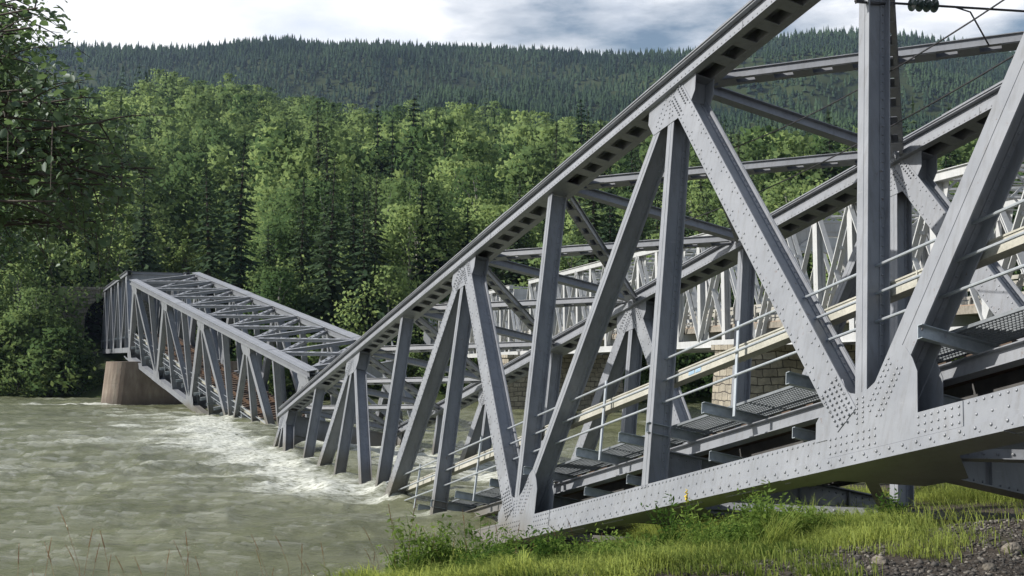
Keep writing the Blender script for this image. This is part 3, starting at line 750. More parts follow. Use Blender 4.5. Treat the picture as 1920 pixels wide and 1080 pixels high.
# overhead line fittings
def loc_near(j, y, z): return Vector(PN) - Vector(uN) * (j * pN) + Vector(nN) * y + Vector(vN) * z
ins0 = loc_near(0.0, DY + 0.02, 6.43)
ins = empty("insulator", ins0); tag(ins, "brown rod insulator with four dark greenish discs clamped to the upright post", "insulator")
dirn = (Vector((0.93, 0.30, 0.04))).normalized()
mb = MB(); mb.tube([dirn * 0.0, dirn * 0.42], 0.018, 8); mb.tube([dirn * 0.87, dirn * 3.6], 0.018, 8); mb.build("rod", M['iron'], ins)
mb = MB()
prof = [(0.02, -0.062), (0.03, -0.03), (0.098, -0.012), (0.10, 0.0), (0.045, 0.010), (0.028, 0.03), (0.02, 0.062)]
for k in range(4):
    c = dirn * (0.44 + 0.125 * k)
    ring = [c + dirn * (z * 0.9) for r, z in prof]; mb.tube(ring, [r for r, z in prof], 14)
mb.build("glass_disc_string", M['glass'], ins)
mb = MB(); mb.tube([dirn * 1.15, dirn * 1.15 + Vector((0.25, 0.05, -0.06)), dirn * 1.75 + Vector((0, 0, -0.55))], 0.012, 6); mb.build("steady_arm", M['iron'], ins)
mb = MB(); q = Vector(-uN)
mb.bar(-dirn * 0.62 + q * 0.16 + Vector((0, 0, -0.1)), -dirn * 0.02 + q * 0.16 + Vector((0, 0, 0.12)), (0, 0, 1), 0.05, 0.05)
mb.bar(-dirn * 0.62 + q * 0.16 + Vector((0, 0, -0.1)), dirn * 0.12 + Vector((0, 0, -0.02)), (0, 0, 1), 0.03, 0.03); mb.build("clamp", M['iron'], ins)
for nm, a, b, lb in (("overhead_wire", Vector((5.75, 13.0, 4.15)), Vector((3.7, 22.5, 3.85)), "thin slack overhead wire, the upper of two inside the sloping truss"),
                     ("overhead_wire", Vector((5.85, 13.0, 3.5)), Vector((3.2, 25.0, 2.75)), "thin slack overhead wire, the lower of two inside the sloping truss")):
    pts = [a.lerp(b, t / 12) + Vector((0, 0, -0.22 * 4 * (t / 12) * (1 - t / 12))) for t in range(13)]
    mb = MB(); mb.tube(pts, 0.011, 5); tag(mb.build(nm, M['iron']), lb, "wire", "overhead wires")

# ------------------------------------------------------------------ concrete pier, tunnel portal
def pier(name, label, cat, mat, c, ax, half_len, half_th, z0, z1, batter, rounded=True, cap=None):
    ax = Vector((ax[0], ax[1], 0)).normalized(); ay = Vector((-ax.y, ax.x, 0))
    prof = []
    if rounded:
        for k in range(17): a = R(-90 + 180 * k / 16); prof.append((half_len - half_th + half_th * math.cos(a), half_th * math.sin(a)))
        for k in range(17): a = R(90 + 180 * k / 16); prof.append((-half_len + half_th + half_th * math.cos(a), half_th * math.sin(a)))
    else: prof = [(half_len, -half_th), (half_len, half_th), (-half_len, half_th), (-half_len, -half_th)]
    mb = MB(); n = len(prof); lv = 9
    for k in range(lv):
        z = z0 + (z1 - z0) * k / (lv - 1); s = batter * (1 - k / (lv - 1))
        for x, y in prof:
            L = math.hypot(x, y) + 1e-9
            d = (1 + s / half_len) if abs(x) > half_len - half_th - 1e-6 else 1
            xx = x + math.copysign(s, x) if abs(x) > 1e-6 else x; yy = y * (1 + s / half_th)
            mb.v.append((xx, yy, z))
    for k in range(lv - 1):
        for q in range(n): mb.f.append((k * n + q, k * n + (q + 1) % n, (k + 1) * n + (q + 1) % n, (k + 1) * n + q))
    mb.f.append(tuple((lv - 1) * n + q for q in range(n)))
    root = mb.build(name, mat, None, (c[0], c[1], 0)); root.rotation_euler.z = math.atan2(ax.y, ax.x)
    if not rounded:
        pass
    tag(root, label, cat)
    if cap:
        cm = MB(); cm.box(-half_len - 0.12, half_len + 0.12, -half_th - 0.12, half_th + 0.12, z1 + 0.002, z1 + cap); cm.build("capstone", mat, root)
    return root
nF2 = Vector((0.917, 0.398, 0))
pier("concrete_pier", "tall weathered concrete river pier with reddish stains under the raised end of the fallen truss", "pier", M['concrete'],
     (-28.3, 97.6), nF2, 5.3, 1.75, ZW - 2.5, -0.42, 0.62)
mb = MB(); Ct = Vector(PT) + Vector(uT) * 37.0
root = empty("tunnel_portal", (Ct.x, Ct.y, 0.3)); root.rotation_euler.z = math.atan2(nT[1], nT[0])
tag(root, "grey stone tunnel portal with dark arch at the end of the level truss span", "tunnel portal")
arcp = arc(1.2, 3.6, 3.0, 180, 0, 16)
outer = [(-5.5, -4.5), (-5.5, 7.2), (11, 7.2), (11, -4.5), (4.2, -4.5)] + [(x, z) for x, z in reversed(arcp)] + [(-1.8, -4.5)]
mb.prism(outer, -0.4, 0.6); mb.build("wall", M['masonry'], root)
mb = MB(); mb.box(-5.7, 11.2, -0.55, 0.75, 7.203, 7.55); mb.build("coping", M['masonry'], root)
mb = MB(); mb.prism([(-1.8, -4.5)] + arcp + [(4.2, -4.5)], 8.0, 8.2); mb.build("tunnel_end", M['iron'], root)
mb = MB()
for (xa, za), (xb, zb_) in zip([(-1.8, -4.5)] + arcp, arcp + [(4.2, -4.5)]): mb.add([(xa, 0.6, za), (xb, 0.6, zb_), (xb, 8.0, zb_), (xa, 8.0, za)], [(0, 1, 2, 3)])
mb.build("lining", M['masonry'], root)
mb = MB(); mb.box(-2.2, 6.5, -2.0, 2.0, -5.5, -0.05); ab = mb.build("abutment", M['masonry'], None, tuple(Vector(PT) + Vector(uT) * 35.2)); ab.rotation_euler.z = math.atan2(nT[1], nT[0])
tag(ab, "dark stone bridge abutment under the tunnel end of the level truss span", "abutment")

# ------------------------------------------------------------------ road bridge upstream
rA = np.array([14.3, 36.0, 0.0]); rdir = np.array([-0.265, 0.9642, 0.0]); rdir /= np.linalg.norm(rdir); rn = np.array([rdir[1], -rdir[0], 0.0])
def road_span(s0, s1, label, H=5.2, WR=6.4):
    z0 = 0.62 - 0.0108 * s0; z1 = 0.62 - 0.0108 * s1
    a = rA + rdir * s0 + np.array([0, 0, z0]); b = rA + rdir * s1 + np.array([0, 0, z1])
    ux = (b - a); L = np.linalg.norm(ux); ux /= L; vz = np.cross(ux, rn); vz = vz if vz[2] > 0 else -vz
    root = empty("road_bridge_span", mat4=frame4(a, ux, -rn, vz)); tag(root, label, "road bridge", "pale road bridge spans")
    S = M['road_steel']; N = 14; p = L / N
    mt = MB(); mt.box(p - 0.3, L - p + 0.3, -0.16, 0.16, H - 0.14, H + 0.14); mt.box(p - 0.3, L - p + 0.3, -0.23, 0.23, H + 0.14, H + 0.165)
    mtm = mt.mesh("top_chord", S)
    mbm = MB(); mbm.box(0, L, -0.15, 0.15, 0, 0.32); mbm.box(0, L, -0.2, 0.2, -0.02, 0.0); mbm = mbm.mesh("bottom_chord", S)
    vp = MB(); vp.box(-0.16, 0.16, -0.14, -0.125, 0.32, H - 0.14); vp.box(-0.16, 0.16, 0.125, 0.14, 0.32, H - 0.14); vp.box(-0.008, 0.008, -0.125, 0.125, 0.32, H - 0.14); vpm = vp.mesh("vertical_post", S)
    def dg(x0, zz0, x1, zz1):
        mb = MB()
        for yy in (-0.13, 0.13): mb.bar((x0, yy, zz0), (x1, yy, zz1), (0, 1, 0), 0.05, 0.19)
        n = 9
        for k in range(1, n): t = k / n; c = Vector((x0 + (x1 - x0) * t, 0, zz0 + (zz1 - zz0) * t)); mb.box(c.x - 0.06, c.x + 0.06, -0.11, 0.11, c.z - 0.06, c.z + 0.06) if k % 3 == 0 else None
        return mb.mesh("diagonal", S)
    up, dn = dg(0, 0.3, p, H - 0.1), dg(0, H - 0.1, p, 0.3)
    def cdg(z0_, z1_):
        mb = MB(); mb.bar((0, 0.05, z0_), (p, 0.05, z1_), (0, 1, 0), 0.04, 0.10); mb.bar((0, -0.05, z0_), (p, -0.05, z1_), (0, 1, 0), 0.04, 0.10); return mb.mesh("diagonal", S)
    cup, cdn = cdg(0.3, H - 0.1), cdg(H - 0.1, 0.3)
    gs = MB(); gs.prism([(-0.55, 0.0), (-0.4, 0.75), (0.4, 0.75), (0.55, 0.0)], -0.17, -0.152)
    for k in range(5):
        for q in range(5): gs.rivet((-0.3 + 0.15 * k, -0.17, 0.08 + 0.14 * q), (0, -1, 0), 0.025, 0.018, 4)
    gsm = gs.mesh("gusset_plate", S)
    gt = MB(); gt.prism([(-0.5, H - 0.13), (-0.35, H - 0.7), (0.35, H - 0.7), (0.5, H - 0.13)], -0.18, -0.162)
    for k in range(4):
        for q in range(4): gt.rivet((-0.25 + 0.16 * k, -0.18, H - 0.62 + 0.14 * q), (0, -1, 0), 0.025, 0.018, 4)
    gtm = gt.mesh("gusset_plate", S)
    for y in (0.0, -WR):
        put("top_chord", mtm, root, (0, y, 0)); put("bottom_chord", mbm, root, (0, y, 0))
        for k in range(1, N): put("vertical_post", vpm, root, (k * p, y, 0)); put("gusset_plate", gsm if k % 2 == 0 else gtm, root, (k * p, y, 0))
        for k in range(N):
            put("diagonal", up if k % 2 == 0 else dn, root, (k * p, y, 0))
            if 0 < k < N - 1: put("diagonal", cdn if k % 2 == 0 else cup, root, (k * p, y, 0))
    # lattice roof bracing
    for k in range(1, N):
        mb = MB(); mb.bar((0, -WR + 0.2, H), (0, -0.2, H), (0, 0, 1), 0.12, 0.03); mb.bar((0, -WR + 0.2, H - 0.55), (0, -0.2, H - 0.55), (0, 0, 1), 0.12, 0.03)
        nz = 9
        for q in range(nz):
            y0 = -0.2 - (WR - 0.4) * q / nz; y1 = -0.2 - (WR - 0.4) * (q + 1) / nz
            mb.bar((0, y0, H if q % 2 else H - 0.55), (0, y1, H - 0.55 if q % 2 else H), (1, 0, 0), 0.08, 0.03)
        mb.build("roof_lattice", S, root, (k * p, 0, 0))
        if k < N - 1:
            mb = MB(); mb.bar((0, -0.2, H + 0.05), (p, -WR + 0.2, H + 0.05), (0, 0, 1), 0.14, 0.08); mb.bar((0, -WR + 0.2, H - 0.02), (p, -0.2, H - 0.02), (0, 0, 1), 0.14, 0.08); mb.build("roof_brace", S, root, (k * p, 0, 0))
    for x in (p, L - p):                        # arched portals
        cur = [(-0.15, H - 3.2)] + [(-0.15 - 1.6 * (1 - math.cos(R(t))), H - 2.0 + 1.25 * math.sin(R(t))) for t in range(0, 91, 15)]
        cur2 = [(-WR - a_, b_) for a_, b_ in reversed(cur)]
        poly = [(-0.15, H - 0.1)] + cur + cur2 + [(-WR + 0.15, H - 0.1)]
        mb = MB(); n_ = len(poly)
        mb.add([(x - 0.02, a_, b_) for a_, b_ in poly] + [(x + 0.02, a_, b_) for a_, b_ in poly], [tuple(range(n_)), tuple(range(2 * n_ - 1, n_ - 1, -1))] + [(i, i + n_, (i + 1) % n_ + n_, (i + 1) % n_) for i in range(n_)])
        for c0, c1 in zip((cur + cur2)[:-1], (cur + cur2)[1:]): mb.bar((x, *c0), (x, *c1), (1, 0, 0), 0.03, 0.24)
        mb.build("portal_arch", S, root)
    mb = MB(); mb.box(0, L, -WR + 0.2, -0.2, 0.72, 0.98); mb.build("deck", M['timber'], root)
    mb = MB(); mb.box(0, L, -0.36, -0.24, 0.983, 1.012); mb.box(0, L, -WR + 0.24, -WR + 0.36, 0.983, 1.012); mb.build("deck_edge_strip", M['orange'], root)
    for y in (-0.45, -WR + 0.45):
        mb = MB(); mb.box(0, L, y - 0.03, y + 0.03, 1.45, 1.58); mb.box(0, L, y - 0.05, y + 0.01, 1.58, 1.63); mb.box(0, L, y - 0.03, y + 0.03, 1.68, 1.80)
        for k in range(int(L / 2)): mb.box(k * 2 + 0.5, k * 2 + 0.6, y - 0.02, y + 0.08, 0.98, 1.75)
        mb.build("guard_rail", M['guard'], root)
    fbm2 = MB(); fbm2.box(-0.1, 0.1, -WR + 0.15, -0.15, 0.1, 0.70); fbm2 = fbm2.mesh("floor_beam", S)
    for k in range(N + 1): put("floor_beam", fbm2, root, (k * p, 0, 0))
    return root
road_span(-20.5, 14.2, "pale grey road truss bridge span nearest the right edge, with rusty deck edge")
road_span(14.8, 51.2, "pale grey road truss bridge span between the two stone piers")
road_span(51.8, 88.0, "pale grey road truss bridge span reaching the far bank")
for s, zt_, lb in ((14.5, 0.28, "sunlit squared stone pier standing under the near joint of the pale road bridge"), (51.5, -0.10, "shaded squared stone pier in mid river under the far joint of the road bridge")):
    c = rA + rdir * s + rn * 3.0
    pier("stone_pier", lb, "pier", M['masonry'], c, rn, 4.3, 1.35, ZW - 2.5, zt_, 0.35, rounded=False, cap=0.22)["group"] = "stone piers of the road bridge"

# ------------------------------------------------------------------ river
def river():
    yr = np.concatenate([np.geomspace(9.0, 60, 330), np.geomspace(60.2, 150, 190)])
    ur = np.linspace(-0.66, 0.62, 520)
    Y = np.repeat(yr[:, None], len(ur), 1); X = ur[None] * (Y + 4)
    rot = R(-14); xr = X * math.cos(rot) - Y * math.sin(rot); yr2 = X * math.sin(rot) + Y * math.cos(rot)
    # turbulence where the wrecked spans sit in the current, and in the wake to the left of them
    seg = [(np.array([-2.2, 27.0]), np.array([-12.5, 52.0])), (np.array([-12.5, 52.0]), np.array([-19.0, 73.5])), (np.array([3.0, 30.5]), np.array([-8.0, 53.7]))]
    d = np.full(X.shape, 1e9); wake = np.full(X.shape, 0.0)
    for a, b in seg:
        ab = b - a; t = np.clip(((X - a[0]) * ab[0] + (Y - a[1]) * ab[1]) / (ab @ ab), 0, 1)
        qx = a[0] + ab[0] * t; qy = a[1] + ab[1] * t
        dd = np.hypot(X - qx, Y - qy); d = np.minimum(d, dd)
    cx = np.interp(Y, [20, 27, 52, 73, 90], [0, -2.2, -12.5, -19, -22]); left = cx - X
    wake = smooth(-2, 2, left) * np.exp(-np.maximum(left, 0) / 9) * smooth(24, 36, Y) * (1 - smooth(82, 98, Y))
    pier_w = np.exp(-((X + 33.5) ** 2 / 40 + (Y - 95) ** 2 / 3))
    turb = np.exp(-d / 2.6) * smooth(24, 34, Y) + 0.75 * wake
    def ridge(a, b, sd): return 1 - np.abs(2 * vnoise(a, b, sd) - 1)
    wx_ = xr + 1.5 * (fbm(xr * 0.3, yr2 * 0.3, 71, 2) - 0.4)
    z = 0.20 * (ridge(wx_ * 0.24, yr2 * 0.50, 1) - 0.5) + 0.19 * (ridge(wx_ * 0.5 + 9, yr2 * 1.1, 2) ** 1.5 - 0.4) + 0.10 * (ridge(wx_ * 1.1, yr2 * 2.3, 3) - 0.5) + 0.03 * (vnoise(wx_ * 3.5, yr2 * 6, 4) - 0.5)
    z = 0.8 * z * (0.65 + 0.7 * vnoise(X * 0.08, Y * 0.1, 5))
    z = z + turb * (0.42 * (fbm(xr * 0.55, yr2 * 0.9, 31, 4) - 0.46))
    streak = fbm(xr * 0.16, yr2 * 0.85, 41, 5); patch = fbm(xr * 0.5, yr2 * 1.0, 51, 5)
    foam = np.clip(np.exp(-d / 1.2) * smooth(29, 36, Y) * 0.95 + wake * 0.35 * smooth(30, 52, Y + 6 * patch) + 0.8 * pier_w, 0, 1.2)
    foam = smooth(0.56, 0.82, foam * 0.52 + (0.55 * streak + 0.45 * patch) * 0.78 + z * 0.5 - 0.02) + 0.05 * smooth(40, 58, Y) * smooth(0.40, 0.62, streak) * (left > -1)
    foam = foam * smooth(24, 33, Y)
    # each member that cuts the surface throws a collar and a short tail of white water
    def cuts():
        for (Mx, pp, hh, js) in ((MN, pN, hN, range(-8, -1)), (MF, pF, hF, range(3, 9))):
            for yy in (0.1, W + 0.1):
                for j in js:
                    for a_, b_ in (((j, 0), (j, hh)), ((j, hh), (j + 1, 0)), ((j, hh), (j - 1, 0))):
                        if a_[1] and ((j - (1 if Mx is MN else 0)) % 2): continue
                        A = Mx @ Vector((a_[0] * pp, yy, a_[1])); B = Mx @ Vector((b_[0] * pp, yy, b_[1]))
                        if (A.z - ZW) * (B.z - ZW) < 0: t = (ZW - A.z) / (B.z - A.z); yield A.lerp(B, t)
    fl = np.zeros_like(foam)
    for c in cuts():
        ax_ = c.x - X; ay_ = Y - c.y; r_ = np.hypot(ax_, ay_)
        fl = np.maximum(fl, np.exp(-(r_ / 0.55) ** 2) + 0.8 * np.exp(-(ay_ / (0.35 + 0.12 * np.maximum(ax_, 0))) ** 2) * (ax_ > 0) * np.exp(-ax_ / 2.2))
        z = z + 0.16 * np.exp(-((X - c.x - 0.25) ** 2 + ay_ ** 2) / 0.18) - 0.10 * np.exp(-((X - c.x + 0.7) ** 2 / 0.6 + ay_ ** 2 / 0.15))
    foam = np.maximum(foam, np.clip(fl, 0, 1) * smooth(26, 31, Y) * (0.55 + 0.6 * patch))
    me = None
    V = np.stack([X, Y, ZW + z], -1).reshape(-1, 3)
    ii = np.arange(X.size).reshape(X.shape)
    F = np.stack([ii[:-1, :-1], ii[:-1, 1:], ii[1:, 1:], ii[1:, :-1]], -1).reshape(-1, 4)
    m, n, l, b = nodes_of("silty_green_river_water")
    a = n.new("ShaderNodeAttribute"); a.attribute_name = "tint"
    t = noise(n, l, 0.22, 4, 0.6, stretch=(0.5, 1.6, 1)); r = ramp(n, l, t.outputs["Fac"], [(0.3, (0.098, 0.108, 0.052)), (0.7, (0.205, 0.216, 0.128))])
    fn = noise(n, l, 7, 5, 0.7, stretch=(0.6, 1.5, 1))
    ml = n.new("ShaderNodeMath"); ml.operation = 'MULTIPLY_ADD'; ml.inputs[1].default_value = 2.4; ml.inputs[2].default_value = -0.80
    l.new(fn.outputs["Fac"], ml.inputs[0])
    mm = n.new("ShaderNodeMath"); mm.operation = 'MULTIPLY'; mm.use_clamp = True; l.new(a.outputs["Fac"], mm.inputs[0]); l.new(ml.outputs[0], mm.inputs[1])
    m2 = n.new("ShaderNodeMath"); m2.operation = 'MULTIPLY'; m2.use_clamp = True; m2.inputs[1].default_value = 1.7; l.new(mm.outputs[0], m2.inputs[0])
    mx = n.new("ShaderNodeMix"); mx.data_type = 'RGBA'; l.new(m2.outputs[0], mx.inputs["Factor"]); l.new(r.outputs["Color"], mx.inputs["A"]); mx.inputs["B"].default_value = (0.72, 0.74, 0.68, 1)
    l.new(mx.outputs["Result"], b.inputs["Base Color"])
    rr = n.new("ShaderNodeMapRange"); rr.inputs["To Min"].default_value = 0.09; rr.inputs["To Max"].default_value = 0.75; l.new(m2.outputs[0], rr.inputs["Value"]); l.new(rr.outputs[0], b.inputs["Roughness"])
    b.inputs["IOR"].default_value = 1.36
    w1 = noise(n, l, 1.7, 8, 0.68, stretch=(0.5, 1.8, 1)); w2 = noise(n, l, 5.5, 4, 0.6, stretch=(0.5, 1.8, 1))
    wa = n.new("ShaderNodeMath"); wa.operation = 'MULTIPLY_ADD'; wa.inputs[1].default_value = 0.22; l.new(w2.outputs["Fac"], wa.inputs[0]); l.new(w1.outputs["Fac"], wa.inputs[2]); bump(n, l, b, wa.outputs[0], 0.8, 0.2)
    me = np_mesh("water", V, F, m, foam.ravel()); me.polygons.foreach_set("use_smooth", [True] * len(me.polygons))
    tag(put("water", me), "silty green river with white broken water round the wrecked spans", "river", kind="structure")
river()

# ------------------------------------------------------------------ trees
def leaf_quads(c, size, rg, flat=0.0, droop=0.0, aspect=0.6):
    n = len(c); nr = rg.normal(size=(n, 3)); nr[:, 2] += flat * np.sign(rg.random(n) - 0.2) * 1.0
    nr /= np.linalg.norm(nr, axis=1)[:, None]
    t = rg.normal(size=(n, 3)); t[:, 2] -= droop
    t -= nr * np.sum(t * nr, 1)[:, None]; t /= np.linalg.norm(t, axis=1)[:, None] + 1e-9
    b = np.cross(nr, t); s = (np.asarray(size) * np.ones(n))[:, None]
    V = np.stack([c - t * s, c + b * s * aspect, c + t * s, c - b * s * aspect], 1).reshape(-1, 3)
    return V
def quad_faces(n): return np.arange(n * 4).reshape(-1, 4)
def face_out(V, N):   # turn each quad so that its front looks along N
    Q = V.reshape(-1, 4, 3); g = np.cross(Q[:, 1] - Q[:, 0], Q[:, 3] - Q[:, 0]); fl = np.sum(g * N, 1) < 0
    Q = Q.copy(); Q[fl] = Q[fl][:, ::-1]; return Q.reshape(-1, 3)

def birch_parts(seed, H, rad, n_clump, per, leaf, base=0.2, shape=0.62):
    rg = np.random.default_rng(seed)
    cl = []
    for k in range(n_clump):
        t = base + (1 - base) * rg.random() ** 0.85
        prof = math.sin(math.pi * min(max((t - base) / (1 - base), 0.0), 1.0) ** shape) ** 0.8 * 0.95 + 0.08
        a = rg.random() * 2 * math.pi; rr = rad * prof * (0.35 + 0.65 * math.sqrt(rg.random())) * (0.8 + 0.4 * vnoise(a * 1.3 + seed, t * 5))
        cl.append((rr * math.cos(a), rr * math.sin(a), t * H))
    cl = np.array(cl); sz = rad * (0.15 + 0.15 * rg.random(n_clump)); drop = 1.0 + 0.6 * rg.random(n_clump)
    pts = np.repeat(cl, per, 0) + rg.normal(size=(n_clump * per, 3)) * np.repeat(np.stack([sz * 0.62, sz * 0.62, sz * 0.62 * drop], 1), per, 0)
    pts[:, 2] = np.clip(pts[:, 2], H * base * 0.6, H)
    V = leaf_quads(pts, leaf * (0.7 + 0.6 * rg.random(len(pts))), rg, 0.5, 0.8)
    cc = np.repeat(cl, per, 0); N1 = (pts - cc) / (np.repeat(sz, per)[:, None] + 1e-6); ax_ = pts - np.array([0, 0, 0.5 * H * (1 + base)]); N2 = ax_ / np.array([rad, rad, 0.5 * H * (1 - base)])
    Nn = 0.75 * N1 + 0.8 * N2 + np.array([0, 0, 0.30]) + rg.normal(size=N1.shape) * 0.30; Nn /= np.linalg.norm(Nn, axis=1)[:, None] + 1e-9
    V = face_out(V, Nn); birch_parts.N = np.repeat(Nn, 4, 0)
    mb = MB(); wob = rg.normal(size=(7, 2)) * rad * 0.04
    mb.tube([(wob[k][0] * (k > 0), wob[k][1] * (k > 0), H * 0.95 * k / 6) for k in range(7)], [H * 0.012 * (1 - k / 7.5) + 0.01 for k in range(7)], 6)
    for k in rg.choice(n_clump, min(12, n_clump), False):
        q = cl[k]; z0 = max(q[2] - H * 0.16, H * base * 0.7); mb.tube([(0, 0, z0), tuple(q * np.array([0.55, 0.55, 1]) - np.array([0, 0, H * 0.04])), tuple(q)], [H * 0.005, H * 0.0035, 0.01], 4)
    return mb, V
def spruce_parts(seed, H, rad, whorls=24, arms=9, seg=3, base=0.05):
    rg = np.random.default_rng(seed); C_ = []; T_ = []; S_ = []
    for w in range(whorls):
        t = base + (1 - base) * (w / whorls) ** 0.92
        L = rad * (1 - t) ** 0.85 * (0.8 + 0.4 * rg.random()) + 0.10
        for a_ in range(arms):
            if rg.random() < 0.12: continue
            a = 2 * math.pi * (a_ + rg.random()) / arms; l_ = L * (0.65 + 0.5 * rg.random())
            for s in range(seg):
                f = (s + 0.5) / seg; z = t * H - f * l_ * 0.42 + f * f * l_ * 0.12 + rg.normal() * 0.06
                C_.append((math.cos(a) * l_ * f, math.sin(a) * l_ * f, z)); T_.append((math.cos(a), math.sin(a), -0.4 + rg.normal() * 0.2)); S_.append((l_ / seg * 0.72, l_ * (0.20 - 0.08 * f) + 0.05))
    C_ = np.array(C_); T_ = np.array(T_); S_ = np.array(S_); T_ /= np.linalg.norm(T_, axis=1)[:, None]
    up = np.array([0, 0, 1.0]) + rg.normal(size=C_.shape) * 0.35
    B = np.cross(T_, up); B /= np.linalg.norm(B, axis=1)[:, None]
    dz = np.array([0, 0, 1.0]) * S_[:, 1:2] * 0.55
    V = np.stack([C_ - T_ * S_[:, :1], C_ + B * S_[:, 1:2] - dz, C_ + T_ * S_[:, :1] * 1.15, C_ - B * S_[:, 1:2] - dz], 1).reshape(-1, 3)
    tip = np.array([[0, 0, H], [0.06 * rad, 0, H * 0.93], [0, 0, H * 0.86], [-0.06 * rad, 0, H * 0.93]]); V = np.concatenate([V, tip])
    mb = MB(); mb.tube([(0, 0, 0), (0, 0, H * 0.5), (0, 0, H * 0.98)], [H * 0.012, H * 0.008, 0.015], 6)
    return mb, V

protos = {'birch': [], 'spruce': [], 'young': [], 'bush': []}
for s, (H, r_) in enumerate(((12, 3.9), (14, 4.3), (11, 4.1), (13, 3.6), (11.5, 4.4), (9.5, 3.5))):
    mb, V = birch_parts(100 + s, H, r_, 52, 46, 0.20); protos['birch'].append((H, mb.mesh("trunk", M['birch_bark']), np_mesh("crown", V, quad_faces(len(V) // 4), M["birch"], None, birch_parts.N)))
for s, (H, r_) in enumerate(((17, 2.5), (14, 2.3), (19, 2.8), (12, 2.2), (16, 1.9))):
    mb, V = spruce_parts(200 + s, H, r_, 30, 11, 3); protos['spruce'].append((H, mb.mesh("trunk", M['bark']), np_mesh("crown", V, quad_faces(len(V) // 4), M['spruce'])))
for s, (H, r_) in enumerate(((6, 1.7), (7, 1.9), (5, 1.7))):
    mb, V = birch_parts(300 + s, H, r_, 46, 26, 0.18, 0.06); protos['young'].append((H, mb.mesh("trunk", M['bark']), np_mesh("crown", V, quad_faces(len(V) // 4), M["young"], None, birch_parts.N)))
for s, (H, r_) in enumerate(((3.2, 1.9), (4.2, 2.2), (2.6, 1.8))):
    mb, V = birch_parts(400 + s, H, r_, 40, 26, 0.17, 0.0, 0.5); protos['bush'].append((H, mb.mesh("stem", M['bark']), np_mesh("foliage", V, quad_faces(len(V) // 4), M["bush"], None, birch_parts.N)))

def proj(x, y, z):
    c, s = math.cos(PITCH), math.sin(PITCH); d = y * c + z * s
    return 960 + 2187 * x / d, 540 - 2187 * (-y * s + z * c) / d

# candidate spots on the far side, jittered, denser near the river
cand = []
y = 99.0
rg = np.random.default_rng(11)
while y < 470:
    st_ = 3.4 + (y - 99) * 0.016
    x = -0.56 * y - 6
    while x < 0.56 * y + 6:
        xx = x + rg.normal() * st_ * 0.35; yy = y + rg.normal() * st_ * 0.35
        if yy > far_y(xx) + 2.0: cand.append((xx, yy, rg.random(), rg.random(), rg.random()))
        x += st_
    y += st_ * 0.95
cand = np.array(cand); cz = height(cand[:, 0], cand[:, 1])
# keep the railway and road corridors open
keep = np.ones(len(cand), bool)
for (a, dv, hw0, hw1, smax) in ((PT, uT, 5.5, 8.5, 37.5), (rA + rdir * 40, rdir, 2.5, 9.5, 50.0)):
    nn = np.array([dv[1], -dv[0]]); rx = cand[:, 0] - a[0]; ry = cand[:, 1] - a[1]
    s_ = rx * dv[0] + ry * dv[1]; q_ = rx * nn[0] + ry * nn[1]
    keep &= ~((s_ > -6) & (s_ < smax) & (q_ > -hw0) & (q_ < hw1))
ptx, pty = proj(cand[:, 0], cand[:, 1], cz + 7)
b1x, b1y = proj(cand[:, 0], cand[:, 1], cz)
nz = fbm(cand[:, 0] * 0.05, cand[:, 1] * 0.05, 61, 3)
pb = np.full(len(cand), 0.62)                                     # share of birch
pb[(ptx < 620) & (pty < 215)] = 0.12
pb[(ptx < 370) & (pty > 330) & (pty < 590)] = 0.22
pb[(ptx > 280) & (ptx < 1080) & (pty > 190) & (pty < 480)] = 0.80
pb[(ptx > 1080)] = 0.5
pb[(pty > 480) & (ptx > 330)] = 0.52
pb = np.clip(pb + 0.08 + (nz - 0.45) * 1.5, 0.03, 0.97)
kind = np.where(cand[:, 2] < pb, 0, 1)                            # 0 birch, 1 spruce
yg = ((b1x > 270) & (b1x < 500) & (b1y > 455) & (b1y < 680))       # the bright young thicket
kind[yg & ((cand[:, 3] < 0.95) | (cand[:, 1] < 165))] = 2
row = (cand[:, 1] - far_y(cand[:, 0]))
kind[(row < 9) & (cand[:, 3] < 0.55)] = 3
inside = (ptx > -80) & (ptx < 2000)
keep &= inside
order = np.argsort(cand[:, 1])
count = {0: 0, 1: 0, 2: 0, 3: 0}; LIM = {0: 290, 1: 290, 2: 220, 3: 120}
names = {0: ("birch", "birch_tree"), 1: ("spruce", "spruce_tree"), 2: ("young", "young_birch_tree"), 3: ("bush", "riverside_bush")}
rest = {0: [], 1: []}
def zone(px, py, d):
    hx = ("behind the alder branches" if px < 330 else "above the fallen far truss" if px < 640 else "above the dip where the two spans meet" if px < 900 else
          "seen past the sloping top chord" if px < 1300 else "seen through the upper truss bracing")
    hy = "at the water's edge" if d < 125 else "low on the hillside" if d < 165 else "higher on the hillside"
    return hy, hx
